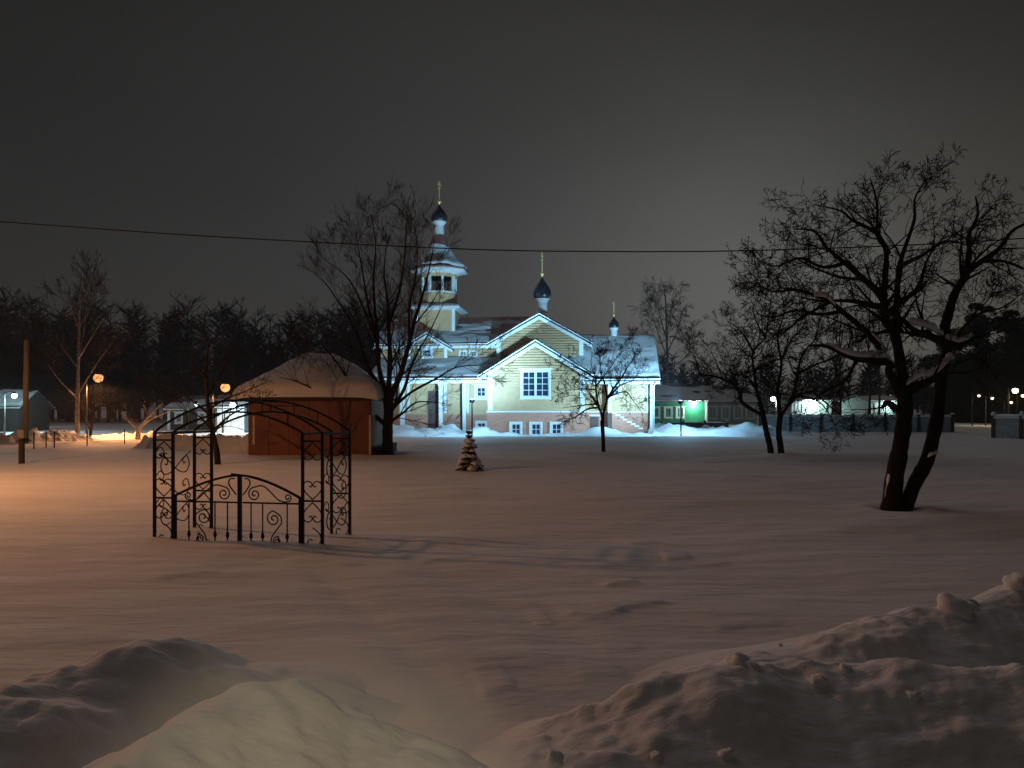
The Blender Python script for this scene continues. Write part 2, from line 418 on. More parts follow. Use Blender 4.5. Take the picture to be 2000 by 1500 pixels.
def clod(p, r, seed):
    rnd = random.Random(seed + int(p.x * 1000))
    import bmesh
    bm = bmesh.new(); bmesh.ops.create_icosphere(bm, subdivisions=3, radius=r)
    ox = rnd.uniform(0, 50)
    for v in bm.verts:
        c = v.co / r
        n = float(fbm(np.array([c.x * 1.3 + ox + c.z]), np.array([c.y * 1.3 - c.z * 0.7 + ox]), seed, 3)[0])
        v.co = v.co * (1 + 0.75 * n); v.co.z *= 0.8
    me = bpy.data.meshes.new('snow_clod'); bm.to_mesh(me); bm.free(); me.shade_smooth(); me.materials.append(M['snow'])
    o = bpy.data.objects.new('snow_clod', me); C.objects.link(o); o.location = p
    return o

bank([([(-260, 1440, 3.3), (0, 1350, 3.7), (120, 1312, 4.0), (270, 1266, 4.25), (350, 1276, 4.35), (480, 1322, 4.4), (640, 1385, 4.4)], 1.1, 0.75)],
     (-5.2, -0.6, 2.2, 5.6), 0.022, 'dark rounded snow bank in the corner behind the pale drift', 101, 0.09)
bank([([(60, 1640, 2.3), (300, 1432, 2.8), (430, 1350, 3.05), (560, 1322, 3.2), (680, 1378, 3.25), (800, 1440, 3.2), (960, 1540, 3.0)], 0.95, 0.55)],
     (-2.6, 0.5, 1.6, 4.2), 0.016, 'smooth pale yellowish snow drift at the bottom edge', 202, 0.07)
bank([([(1060, 1490, 3.5), (1165, 1405, 3.7), (1300, 1332, 3.85), (1440, 1292, 3.95), (1560, 1306, 4.0), (1690, 1300, 4.0), (1850, 1310, 3.9), (2150, 1330, 3.7)], 1.0, 0.6),
      ([(1480, 1305, 4.5), (1700, 1240, 4.9), (1850, 1192, 5.15), (2000, 1128, 5.35), (2250, 1090, 5.5)], 1.0, 0.9)],
     (-0.2, 5.6, 2.0, 6.8), 0.018, 'rough dark snow bank with clods thrown up by the plough', 303, 0.085,
     clods=((1440, 1296, 3.93, 0.055), (1466, 1306, 3.92, 0.04), (1858, 1192, 5.1, 0.10), (1890, 1188, 5.15, 0.07), (1085, 1480, 3.3, 0.035), (1650, 1312, 3.95, 0.05),
            (1990, 1140, 5.3, 0.09), (1600, 1330, 3.85, 0.04)), litter=6)

# ------------------------------------------------------------------ lamps
def point(name, parent, loc, power, colr, radius=0.08, spot=None, aim=None, blend=0.5):
    d = bpy.data.lights.new(name, 'SPOT' if spot else 'POINT'); d.energy = power; d.color = colr; d.shadow_soft_size = radius
    o = bpy.data.objects.new(name, d); C.objects.link(o); o.parent = parent; o.location = loc
    if spot:
        d.spot_size = spot; d.spot_blend = blend
        o.rotation_euler = Vector(aim).to_track_quat('-Z', 'Y').to_euler()
    return o

def street_lamp(p, colr, power, label, group, bulb=0.13, glow_k=6.0, arm=(0.7, 0.0), base_z=None, postr=0.06, mat_='darkwood', spot=None):
    # p: bulb position
    bz = gz(p.x, p.y) if base_z is None else base_z
    foot = Vector((p.x - arm[0], p.y - arm[1], bz))
    t = empty('street_lamp', foot, 0, label, 'street lamp', group)
    h = p.z - bz; ax, ay = arm
    MB().tube([(0, 0, -0.4), (0, 0, h * 0.6), (0, 0, h + 0.25)], [postr * 1.2, postr, postr * 0.85], 8).build('post', M[mat_], t, True)
    MB().tube([(0, 0, h + 0.15), (ax * 0.5, ay * 0.5, h + 0.30), (ax, ay, h + 0.24)], 0.028, 6).build('arm', M['iron'], t, True)
    hm = MB().lathe([(0.03, 0.30), (0.06, 0.27), (bulb * 0.75, bulb * 0.85 + 0.01), (bulb * 0.8, bulb * 0.72), (bulb * 0.7, bulb * 0.8), (0.03, 0.24)], 14, (ax, ay, h)); hm.build('hood', M['iron'], t, True)
    g = MB().lathe([(bulb * max(0.03, math.sin(math.pi * q / 10)), -bulb * math.cos(math.pi * q / 10)) for q in range(11)], 16, (ax, ay, h))
    g.build('bulb', emat('lamp_glow', colr, glow_k), t, True)
    point('light', t, (ax, ay, h - bulb - 0.06), power, colr, 0.1, spot, (0, 0, -1), 0.3)
    return t

def floodlight(px, Y, topy, aim, power, label, spot=R(150)):
    b = at(px, 800, Y); top = at(px, topy, Y).z; bz = gz(b.x, Y)
    t = empty('floodlight', (b.x, Y, bz), 0, label, 'floodlight', 'floodlights facing the church')
    h = top - bz
    MB().tube([(0, 0, -0.3), (0, 0, h)], 0.045, 8).build('post', M['iron'], t, True)
    MB().box(-0.07, 0.07, -0.07, 0.07, 0, 0.22).build('foot', M['iron'], t)
    d = Vector(aim).normalized(); q = d.to_track_quat('Y', 'Z').to_matrix().to_4x4(); q.translation = Vector((0, 0.06, h + 0.02))
    MB().box(-0.15, 0.15, -0.06, 0.05, -0.12, 0.12, q).build('housing', M['iron'], t)
    MB().box(-0.13, 0.13, 0.052, 0.058, -0.10, 0.10, q).build('lens', emat('flood_lens', COOL, 30.0), t)
    point('light', t, Vector((0, 0.06, h + 0.02)) + d * 0.16, power, COOL, 0.12, spot, d, 0.75)
    point('added_yard_light', t, Vector((0, 0.25, h - 0.12)), power * 0.15, COOL, 0.08, R(140), (0.1, 1.0, -0.45), 0.6)  # extra light added to the post to brighten the churchyard snow
    point('added_spill', t, Vector((0, -0.02, h + 0.30)), 330, COOL, 0.15)  # bare point light added above the housing to tint the near field blue
    return t
floodlight(922, 48.3, 783, (-0.22, 1.0, 1.0), 9800, 'thin black floodlight post behind the little spruce', R(122))
floodlight(1330, 48.3, 786, (-0.75, 1.0, 0.78), 9200, 'thin black floodlight post by the green house', R(122))

# ------------------------------------------------------------------ church
TH = R(6.5)
O = Vector((1.71, 55.0, 0.0))
ru = Vector((math.cos(TH), -math.sin(TH), 0)); bv = Vector((math.sin(TH), math.cos(TH), 0))
church = empty('church', O, -TH, 'floodlit cream timber church with brick plinth and black onion domes', 'church')
def U(px, v):
    k = (px - 1000.0) / F
    # (O.x + u ru.x + v bv.x) = k (O.y + u ru.y + v bv.y)
    return (k * (O.y + v * bv.y) - O.x - v * bv.x) / (ru.x - k * ru.y)
def ZZ(px, py, v):
    u = U(px, v); Y = O.y + u * ru.y + v * bv.y
    return CAMZ + (HY - py) * Y / F
ZB = -0.6     # buried bottom of walls

def siding(name, v0, zb, zt, half, parent, holes=(), course=0.19, m='cream'):
    """lapped boards on a facade; half(z) -> (u0,u1) or None"""
    mb = MB(); z = zb
    while z < zt - 0.01:
        z1 = min(z + course, zt)
        a = half(z); b = half(z1)
        if a is None: break
        if b is None: b = ((a[0] + a[1]) / 2 - 0.001, (a[0] + a[1]) / 2 + 0.001)
        segs = [(a[0], a[1], b[0], b[1])]
        for (h0, h1, g0, g1) in holes:
            if z + course * 0.5 > g0 and z + course * 0.5 < g1:
                ns_ = []
                for (p, q, r_, s_) in segs:
                    if h0 <= p and h1 >= q: continue
                    if h0 > p and h0 < q: ns_.append((p, h0, r_, h0))
                    if h1 > p and h1 < q: ns_.append((h1, q, h1, s_))
                    if h1 <= p or h0 >= q: ns_.append((p, q, r_, s_))
                segs = ns_
        for (p, q, r_, s_) in segs:
            zg = min(z + 0.045, z1)
            mb.quad((p, v0 - 0.034, zg), (q, v0 - 0.034, zg), (s_, v0 - 0.018, z1), (r_, v0 - 0.018, z1))
            mb.quad((p, v0 + 0.10, zg), (q, v0 + 0.10, zg), (q, v0 - 0.034, zg), (p, v0 - 0.034, zg))
            mb.quad((r_, v0 - 0.018, z1), (s_, v0 - 0.018, z1), (s_, v0 + 0.10, z1), (r_, v0 + 0.10, z1))
        z = z1
    o = mb.build(name, M[m], parent); o['kind'] = 'stuff'
    return o

def window(parent, uc, v0, z0, z1, w, nx, ny, sash=1, cas=0.11, crown=0.0, name='window', sill=True):
    """casing proud of the wall, glass set back, glazing bars"""
    u0, u1 = uc - w / 2, uc + w / 2
    c = MB()
    c.box(u0 - cas, u0, v0 - 0.075, v0 + 0.10, z0 - cas, z1 + cas); c.box(u1, u1 + cas, v0 - 0.075, v0 + 0.10, z0 - cas, z1 + cas)
    c.box(u0 - 0.001, u1 + 0.001, v0 - 0.073, v0 + 0.10, z1, z1 + cas - 0.003); c.box(u0 - 0.001, u1 + 0.001, v0 - 0.073, v0 + 0.10, z0 - cas + 0.003, z0)
    if crown: c.box(u0 - cas - 0.12, u1 + cas + 0.12, v0 - 0.13, v0 + 0.05, z1 + cas + 0.002, z1 + cas + crown)
    if sill: c.box(u0 - cas - 0.05, u1 + cas + 0.05, v0 - 0.13, v0 + 0.05, z0 - cas - 0.05, z0 - cas - 0.003)
    w_ = c.build(name, M['white'], parent)
    sw = (u1 - u0) / sash
    for k in range(sash):
        a, b = u0 + k * sw, u0 + (k + 1) * sw
        for i in range(nx):
            for j in range(ny):
                pw, ph = (b - a - 0.10) / nx, (z1 - z0 - 0.08) / ny
                x0, y0 = a + 0.05 + i * pw, z0 + 0.04 + j * ph
                MB().box(x0 + 0.012, x0 + pw - 0.012, v0 + 0.055, v0 + 0.062, y0 + 0.012, y0 + ph - 0.012).build('pane', M['glass'], w_)
        mbar = MB()
        for i in range(nx + 1):
            x = a + 0.05 + i * (b - a - 0.10) / nx; hw = 0.018 if 0 < i < nx else 0.035
            mbar.box(x - hw, x + hw, v0 + 0.01, v0 + 0.075, z0, z1)
        for j in range(ny + 1):
            y = z0 + 0.04 + j * (z1 - z0 - 0.08) / ny; hw = 0.018 if 0 < j < ny else 0.035
            mbar.box(a + 0.002, b - 0.002, v0 + 0.014, v0 + 0.071, y - hw, y + hw)
        if sash > 1 and k:
            mbar.box(a - 0.07, a + 0.07, v0 - 0.06, v0 + 0.08, z0, z1)
        mbar.build('glazing_bar', M['white'], w_)
    return w_

def snow_layer(parent, base, along, cross, T, ax, n=(60, 40), seed=1, patch=0.0, name='snow'):
    """snow lying on a roof. base(c) -> height; along/cross ranges; ax maps (a,c,z)->xyz. patch>0: bare spots"""
    a0, a1 = along; c0, c1 = cross
    A = np.linspace(a0, a1, n[0]); Cc = np.linspace(c0, c1, n[1]); AA, CC = np.meshgrid(A, Cc, indexing='ij')
    ea = np.minimum(AA - a0, a1 - AA); ec = np.minimum(CC - c0, c1 - CC)
    e = np.clip(np.minimum(ea, ec) / 0.25, 0, 1); edge = 0.35 + 0.65 * np.sqrt(e * (2 - e))
    th = T * edge * (1 + 0.55 * fbm(AA / 1.6, CC / 1.2, seed, 3))
    if patch > 0:
        low = np.clip((CC - (c0 + c1) / 2) / ((c1 - c0) / 2), -1, 1)
        th = T * (0.5 + patch * (np.abs(low) - 0.62) * 1.9 + 1.5 * fbm(AA / 2.6, CC / 0.9, seed, 4)) * edge
        th = np.clip(th, -0.06, T * 1.2)
    zb = np.vectorize(base)(CC) + 0.004
    jit = 0.03 * fbm(AA / 0.5, CC / 0.5, seed + 3, 2)
    V = []; Q = []
    top = [ax(a + 0, c, z) for a, c, z in zip(AA.ravel(), CC.ravel(), (zb + th).ravel())]
    V = [tuple(p) for p in top]; nn = n[1]
    for i in range(n[0] - 1):
        for j in range(nn - 1):
            Q.append((i * nn + j, (i + 1) * nn + j, (i + 1) * nn + j + 1, i * nn + j + 1))
    rim = [(i, 0) for i in range(n[0])] + [(n[0] - 1, j) for j in range(1, nn)] + [(i, nn - 1) for i in range(n[0] - 2, -1, -1)] + [(0, j) for j in range(nn - 2, 0, -1)]
    b0 = len(V)
    for (i, j) in rim: V.append(tuple(ax(AA[i, j], CC[i, j], min(zb[i, j] - 0.003, (zb + th)[i, j] - 0.001))))
    for k in range(len(rim)):
        k2 = (k + 1) % len(rim); i, j = rim[k]; i2, j2 = rim[k2]
        Q.append((i * nn + j, i2 * nn + j2, b0 + k2, b0 + k))
    o = np_mesh(name, V, Q, M['snow'], parent, True)
    return o

def gable_roof(parent, axis, c, half, a0, a1, zr, m, roofmat, T=0.2, t=0.12, barge=(True, False), seed=1, patch=0.0, halves=None, n=None, bh=0.24):
    """axis 'v': ridge runs along v at u=c; axis 'u': ridge along u at v=c. zr = underside at the ridge"""
    hl, hr = halves or (half, half)
    pr = [(c - hl, zr - m * hl), (c, zr), (c + hr, zr - m * hr), (c + hr, zr - m * hr + t), (c, zr + t), (c - hl, zr - m * hl + t)]
    rf = MB().prism(pr, 'y' if axis == 'v' else 'x', a0, a1).build('roof', M[roofmat], parent)
    ax = (lambda a, cc, z: (cc, a, z)) if axis == 'v' else (lambda a, cc, z: (a, cc, z))
    snow_layer(rf, lambda cc: zr + t - m * abs(cc - c), (a0 - 0.02, a1 + 0.02), (c - hl - 0.03, c + hr + 0.03), T, ax,
               n or (max(8, int((a1 - a0) / 0.25)), 2 * int((hl + hr) / 0.36) + 1), seed, patch)
    for flag, av, sg in ((barge[0], a0, -1), (barge[1], a1, 1)):
        if not flag: continue
        for s_, hh in ((-1, hl), (1, hr)):
            e = 0.004 if s_ > 0 else 0.0
            pb = [(c, zr - 0.004), (c + s_ * (hh - 0.02), zr - m * (hh - 0.02) - 0.004), (c + s_ * (hh - 0.02), zr - m * (hh - 0.02) - bh), (c, zr - bh - 0.02)]
            y0, y1 = (av + 0.015 + e, av + 0.065 + e) if sg < 0 else (av - 0.065 - e, av - 0.015 - e)
            MB().prism(pb, 'y' if axis == 'v' else 'x', y0, y1).build('bargeboard', M['white'], parent)
    # white soffit boards and fascias along the eaves
    for s_, hh in ((-1, hl), (1, hr)):
        q0, q1 = c + s_ * (hh - 0.07), c + s_ * (hh - 0.02)
        zf = zr - m * (hh - 0.02)
        lo, hi = min(q0, q1), max(q0, q1)
        f_ = MB()
        if axis == 'v': f_.box(lo, hi, a0 + 0.07, a1 - 0.07, zf - 0.20, zf - 0.005)
        else: f_.box(a0 + 0.07, a1 - 0.07, lo, hi, zf - 0.20, zf - 0.005)
        f_.build('fascia', M['white'], parent)
    return rf

def cross_piece(parent, u, v, z, h, s=1.0):
    """gilded ball and eight-armed orthodox cross"""
    g = MB().lathe([(0.02, -0.35 * s), (0.05 * s, -0.1 * s), (0.06 * s, 0.0), (0.14 * s, 0.06 * s), (0.17 * s, 0.15 * s), (0.13 * s, 0.25 * s), (0.05 * s, 0.30 * s), (0.03 * s, 0.4 * s), (0.02, 0.5 * s)], 14, (u, v, z))
    c = g.build('finial_ball', M['gold'], parent, True)
    x = MB(); b = z + 0.3 * s
    x.bar((u, v, b), (u, v, b + h), 0.075 * s)
    # the arms run along the church axis (seen nearly edge-on from the field)
    def arm(zc, l, tilt=0.0):
        dx, dy = math.sin(R(20)), math.cos(R(20))
        x.bar((u - dx * l, v - dy * l, zc - tilt), (u + dx * l, v + dy * l, zc + tilt), 0.075 * s)
    arm(b + h * 0.80, 0.30 * s); arm(b + h * 0.93, 0.15 * s); arm(b + h * 0.62, 0.20 * s, 0.07 * s)
    x.build('cross', M['gold'], c)
    return c

def cupola(parent, u, v, zbase, rneck, hneck, rdome, hdome, hcross, s=1.0, nseg=24):
    d = MB().lathe([(rneck * 1.12, 0), (rneck * 1.12, 0.06), (rneck, 0.10), (rneck * 0.96, hneck * 0.75), (rneck * 1.25, hneck * 0.9), (rneck * 1.32, hneck)], nseg, (u, v, zbase)).build('drum', M['white'], parent, False)
    z = zbase + hneck
    prof = [(0.80, 0), (0.93, 0.06), (1.0, 0.20), (1.0, 0.28), (0.93, 0.40), (0.78, 0.52), (0.55, 0.65), (0.32, 0.77), (0.16, 0.88), (0.06, 1.0)]
    mb = MB()
    # faceted gores
    n = 16
    mb.lathe([(r * rdome, q * hdome) for r, q in prof], n * 2, (u, v, z))
    for k in range(n):
        a = 2 * math.pi * (k + 0.5) / n
        mb.tube([(u + math.cos(a) * r * rdome * 1.003, v + math.sin(a) * r * rdome * 1.003, z + q * hdome) for r, q in prof], 0.018 * s, 4)
    dm = mb.build('dome', M['dome'], parent, True)
    MB().lathe([(rdome * 0.86, -0.05), (rdome * 0.90, -0.01), (rdome * 0.86, 0.03)], n * 2, (u, v, z)).build('dome_ring', M['white'], dm)
    cross_piece(parent, u, v, z + hdome + 0.1 * s, hcross, s)

# --- A: gabled front wing
hA = 3.42; zrA = 6.42; mA = 0.61
MB().prism([(-hA + 0.02, ZB), (hA - 0.02, ZB), (hA - 0.02, zrA - mA * hA - 0.02), (0, zrA - 0.03), (-hA + 0.02, zrA - mA * hA - 0.02)], 'y', 0.12, 3.4).build('wing_wall', M['cream'], church)
MB().box(-hA - 0.07, hA + 0.07, -0.10, 3.3, ZB, 1.50).build('plinth', M['brick'], church)
MB().box(-hA - 0.12, hA + 0.12, -0.15, 3.3, 1.503, 1.58).build('drip_board', M['white'], church)
snow_layer(church, lambda c: 1.582, (-hA - 0.1, hA + 0.1), (-0.145, 0.0), 0.07, lambda a, c, z: (a, c, z), (60, 6), 5, name='ledge_snow')
BW = dict(u=U(1046, 0), z0=ZZ(1046, 775, 0), z1=ZZ(1046, 725, 0), w=(1073 - 1020) * 55 / F)
siding('siding', 0.0, 1.585, zrA - 0.03, lambda z: (-hA, hA) if z < zrA - mA * hA else ((-(zrA - z) / mA, (zrA - z) / mA) if z < zrA - 0.04 else None), church,
       holes=((BW['u'] - BW['w'] / 2, BW['u'] + BW['w'] / 2, BW['z0'], BW['z1']),))
# dark backing behind the opening
window(church, BW['u'], 0.0, BW['z0'], BW['z1'], BW['w'], 2, 4, sash=2, cas=0.13, crown=0.10)
for s_ in (-1, 1):
    MB().box(min(s_ * (hA + 0.03), s_ * (hA - 0.30)), max(s_ * (hA + 0.03), s_ * (hA - 0.30)), -0.075, 0.10, 1.60, zrA - mA * (hA - 0.3) - 0.25).build('corner_board', M['white'], church)
for px in (1008, 1047, 1087):
    window(church, U(px, -0.1), -0.16, ZZ(px, 850, -0.1), ZZ(px, 827, -0.1), 0.70, 2, 2, cas=0.12, name='basement_window', sill=False)
gable_roof(church, 'v', 0, 4.10, -0.60, 3.5, zrA, mA, 'roofdark', T=0.21, seed=3)

# --- B: higher transept behind it
vB = 3.4; uB = U(1054, vB); hB = 3.25; zrB = ZZ(1054, 607, vB - 0.5) - 0.38; mB = 0.56
MB().prism([(uB - hB + 0.02, 3.0), (uB + hB - 0.02, 3.0), (uB + hB - 0.02, zrB - mB * hB - 0.02), (uB, zrB - 0.03), (uB - hB + 0.02, zrB - mB * hB - 0.02)], 'y', vB + 0.12, 13.0).build('transept_wall', M['cream'], church)
siding('siding', vB, 4.0, zrB - 0.03, lambda z: (uB - hB, uB + hB) if z < zrB - mB * hB else ((uB - (zrB - z) / mB, uB + (zrB - z) / mB) if z < zrB - 0.04 else None), church)
for s_ in (-1, 1):
    a, b = uB + s_ * (hB + 0.03), uB + s_ * (hB - 0.28)
    MB().box(min(a, b), max(a, b), vB - 0.06, vB + 0.10, 4.3, zrB - mB * (hB - 0.28) - 0.25).build('corner_board', M['white'], church)
    MB().box(uB + s_ * (hB + 0.005) - 0.03, uB + s_ * (hB + 0.005) + 0.03, vB + 0.101, vB + 0.40, 4.3, zrB - mB * hB - 0.1).build('corner_board', M['white'], church)
MB().box(uB - 0.16, uB + 0.16, vB - 0.07, vB, zrB - 1.25, zrB - 0.9).build('vent', M['cream'], church)
gable_roof(church, 'v', uB, 3.98, vB - 0.60, 13.4, zrB, mB, 'roofdark', T=0.2, seed=8)
cupola(church, U(1059, 8.3), 8.3, ZZ(1059, 611, 8.3), 0.42, ZZ(1059, 584, 8.3) - ZZ(1059, 611, 8.3), 0.72, ZZ(1059, 541, 8.3) - ZZ(1059, 584, 8.3), ZZ(1059, 492, 8.3) - ZZ(1059, 531, 8.3))

# --- C: left aisle with a porch of white posts under a lean-to roof
vC = 1.9; uC0 = U(737, vC); uC1 = -hA - 0.08
zeC = ZZ(860, 741, 0.9)
MB().box(uC0, uC1, vC + 0.12, 5.2, ZB, zeC - 0.02).build('aisle_wall', M['cream'], church)
MB().box(uC0 - 0.05, uC1, vC - 0.08, 5.0, ZB, 1.30).build('plinth', M['brick'], church)
wa = (U(940, vC) - 0.36, U(940, vC) + 0.36, ZZ(940, 775, vC), ZZ(940, 756, vC))
siding('siding', vC, 1.303, zeC + 0.1, lambda z: (uC0, uC1), church, holes=(wa,))
window(church, U(940, vC), vC, wa[2], wa[3], 0.72, 2, 2, cas=0.15, crown=0.08)
window(church, U(941, vC), vC - 0.14, ZZ(940, 842, vC), ZZ(940, 825, vC), 0.66, 2, 2, cas=0.13, name='basement_window', sill=False)
for px in (798, 870, 913):
    a = U(px, vC); MB().box(a - 0.10, a + 0.10, vC - 0.07, vC + 0.10, 1.45, zeC - 0.05).build('pilaster', M['white'], church)
for px in (786, 861, 907):
    a = U(px, 0.95)
    p = MB().box(a - 0.13, a + 0.13, 0.82, 1.08, ZB, zeC - 0.30)
    p.box(a - 0.18, a + 0.18, 0.77, 1.13, zeC - 0.46, zeC - 0.303)
    p.build('porch_post', M['white'], church)
MB().box(uC0 - 0.3, uC1 - 0.1, 0.80, 1.10, zeC - 0.30, zeC - 0.06).build('porch_beam', M['white'], church)
MB().box(U(848, vC) - 0.45, U(848, vC) + 0.40, vC - 0.10, vC + 0.1, ZB, 3.1).build('door', M['door'], church)
MB().tube([(U(902, 0.75), 0.70, zeC - 0.1), (U(902, 0.75), 0.74, zeC - 0.5), (U(902, 0.75), 0.74, -0.1)], 0.05, 8).build('downpipe', M['iron'], church, True)
zc0, zc1 = zeC - 0.08, ZZ(860, 703, 5.0); vc0, vc1 = 0.45, 5.0
mC = (zc1 - zc0) / (vc1 - vc0)
rfC = MB().prism([(vc0, zc0), (vc1, zc1), (vc1, zc1 + 0.09), (vc0, zc0 + 0.09)], 'x', uC0 - 0.5, uC1 + 0.05).build('aisle_roof', M['roofdark'], church)
snow_layer(rfC, lambda c: zc0 + 0.09 + mC * (c - vc0), (uC0 - 0.52, uC1 + 0.05), (vc0 - 0.03, vc1), 0.20, lambda a, c, z: (a, c, z), (50, 24), 15)
MB().box(uC0 - 0.45, uC1, vc0 + 0.02, vc0 + 0.07, zc0 - 0.19, zc0 - 0.004).build('fascia', M['white'], church)

# --- D: high nave with red metal roof
vD = 5.0; uD0 = U(744, vD); zeD = ZZ(800, 676, vD - 0.5); cD = 9.0; hD = cD - vD + 0.55
zrD = ZZ(950, 617, cD) - 0.22; mD = (zrD - zeD) / hD
MB().prism([(vD + 0.12, 3.5), (13.0, 3.5), (13.0, zrD - mD * 4.0), (cD, zrD - 0.03), (vD + 0.12, zrD - mD * (hD - 0.67) - 0.02)], 'x', uD0, uB - 2).build('nave_wall', M['cream'], church)
siding('siding', vD, zc1 - 0.2, zeD + 0.3, lambda z: (uD0, uB - hB), church)
MB().box(uD0 - 0.1, uB - hB - 0.1, vD - 0.08, vD + 0.05, zeD - 0.10, zeD + 0.26).build('frieze', M['white'], church)
gable_roof(church, 'u', cD, hD, uD0 - 0.5, uB - 1.0, zrD, mD, 'roofred', T=0.10, seed=27, patch=1.0, n=(110, 61))
for k in range(40):                      # standing seams on the red roof
    u = uD0 - 0.3 + k * 0.46
    if u > uB - 3.5: break
    MB().bar((u, cD - hD + 0.1, zrD - mD * (hD - 0.1) + 0.105), (u, cD - 0.1, zrD - mD * 0.1 + 0.105), 0.03, 0.05).build('roof_seam', M['roofred'], church)
for px in (925, 905):
    window(church, U(px, vD), vD - 0.08, ZZ(px, 696, vD), ZZ(px, 686, vD), 0.5, 2, 1, cas=0.09, name='clerestory_window', sill=False)
# small cross gable on the nave
vG = vD - 0.45; uG = U(835, vG); zrG = ZZ(835, 647, vG) - 0.28; hG = 1.55
MB().prism([(uG - hG, zc1 - 1.0), (uG + hG, zc1 - 1.0), (uG + hG, zrG - 0.6 * hG), (uG, zrG - 0.03), (uG - hG, zrG - 0.6 * hG)], 'y', vG + 0.12, vD + 2.5).build('gable_wall', M['cream'], church)
wg = (uG - 0.32, uG + 0.32, ZZ(835, 697, vG), ZZ(835, 683, vG))
siding('siding', vG, zc1 - 0.9, zrG - 0.03, lambda z: (uG - hG, uG + hG) if z < zrG - 0.6 * hG else ((uG - (zrG - z) / 0.6, uG + (zrG - z) / 0.6) if z < zrG - 0.05 else None), church, holes=(wg,))
window(church, uG, vG, wg[2], wg[3], 0.64, 2, 2, cas=0.13)
for s_ in (-1, 1):
    a, b = uG + s_ * (hG + 0.03), uG + s_ * (hG - 0.2)
    MB().box(min(a, b), max(a, b), vG - 0.07, vG + 0.1, zc1 - 0.3, zrG - 0.6 * (hG - 0.2) - 0.2).build('corner_board', M['white'], church)
gable_roof(church, 'v', uG, 2.05, vG - 0.4, vD + 3.0, zrG, 0.6, 'roofdark', T=0.15, seed=33, bh=0.18)

# --- E: bell tower
vE = 8.2; uE = U(858, vE)
def zt(py): return ZZ(858, py, vE)
zb0 = zrD - 1.6
MB().box(uE - 1.6, uE + 1.6, vE - 1.6, vE + 1.6, zb0, zt(607)).build('tower_base', M['cream'], church)
siding('siding', vE - 1.6, zb0, zt(607), lambda z: (uE - 1.6, uE + 1.6), church)
for s_ in (-1, 1): MB().box(uE + s_ * 1.5 - 0.13, uE + s_ * 1.5 + 0.13, vE - 1.67, vE - 1.45, zb0, zt(609)).build('corner_board', M['white'], church)
MB().lathe([(2.20, -0.16), (2.95, 0.0), (2.98, 0.08), (2.1, 0.32)], 4, (uE, vE, zt(607))).build('tower_cornice', M['white'], church)
MB().lathe([(2.93, 0.082), (2.80, 0.20), (2.15, 0.42), (1.5, 0.45)], 4, (uE, vE, zt(607))).build('tower_ledge_snow', M['snow'], church)
r8 = 1.52
MB().lathe([(r8, 0.0), (r8, zt(575) - zt(603)), (r8 - 0.2, zt(575) - zt(603)), (r8 - 0.2, 0.3)], 8, (uE, vE, zt(603))).build('belfry_parapet', M['cream'], church)
MB().lathe([(r8 + 0.05, 0), (r8 + 0.05, 0.10), (r8 - 0.25, 0.10), (r8 - 0.25, 0)], 8, (uE, vE, zt(575))).build('belfry_rail', M['white'], church)
MB().lathe([(0.06, 0), (1.45, 0.0), (1.45, 0.05), (0.06, 0.05)], 8, (uE, vE, zt(590))).build('belfry_floor', M['darkinside'], church)
for k in range(8):
    a = 2 * math.pi * (k + 0.5) / 8
    m4 = Matrix.Translation((uE + math.cos(a) * (r8 - 0.14), vE + math.sin(a) * (r8 - 0.14), 0)) @ Matrix.Rotation(a, 4, 'Z')
    MB().box(-0.09, 0.09, -0.10, 0.10, zt(575) + 0.1, zt(539), m4).build('belfry_post', M['white'], church)
MB().lathe([(r8 + 0.04, zt(544)), (r8 + 0.04, zt(531)), (r8 - 0.22, zt(531)), (r8 - 0.22, zt(544))], 8, (uE, vE, 0)).build('belfry_frieze', M['cream'], church)
MB().lathe([(0.05, 0.5), (0.12, 0.5), (0.2, 0.38), (0.26, 0.1), (0.36, 0.0), (0.3, 0.0), (0.05, 0.35)], 16, (uE, vE, zt(566))).build('bell', M['bronze'], church, True)
MB().lathe([(r8 - 0.1, zt(536)), (2.46, zt(530)), (2.48, zt(527.5)), (2.06, zt(520)), (1.62, zt(511)), (1.16, zt(496)), (0.80, zt(479)), (0.52, zt(461)), (0.05, zt(460))], 8, (uE, vE, 0)).build('tent_roof', M['roofred'], church)
MB().lathe([(r8 + 0.02, zt(535)), (2.42, zt(530) - 0.02), (2.42, zt(530) - 0.12), (r8 + 0.02, zt(538))], 8, (uE, vE, 0)).build('tent_soffit', M['white'], church)
def tent_snow():
    prof = [(2.50, zt(529)), (2.44, zt(525.5)), (2.09, zt(518.5)), (1.66, zt(509)), (1.20, zt(494)), (0.86, zt(480))]
    V = []; Q = []; n = 96
    for i, (r, z) in enumerate(prof):
        for j in range(n):
            a = 2 * math.pi * j / n
            # follow the octagon
            aa = ((a - math.pi / 8) % (math.pi / 4)) - math.pi / 8
            k = math.cos(math.pi / 8) / math.cos(aa)
            nz = float(fbm(np.array([a * 1.6]), np.array([z * 0.9]), 77, 3)[0])
            th = [0.07, 0.10, 0.08, 0.05, 0.01, -0.06][i] + 0.30 * nz
            V.append((uE + math.cos(a) * (r * k), vE + math.sin(a) * (r * k), z + th))
    for i in range(len(prof) - 1):
        for j in range(n): Q.append((i * n + j, i * n + (j + 1) % n, (i + 1) * n + (j + 1) % n, (i + 1) * n + j))
    return np_mesh('tent_snow', V, Q, M['snow'], church)
tent_snow()
cupola(church, uE + 0.0, vE, zt(461), 0.40, zt(434) - zt(461), 0.66, zt(400) - zt(434), zt(352) - zt(389))

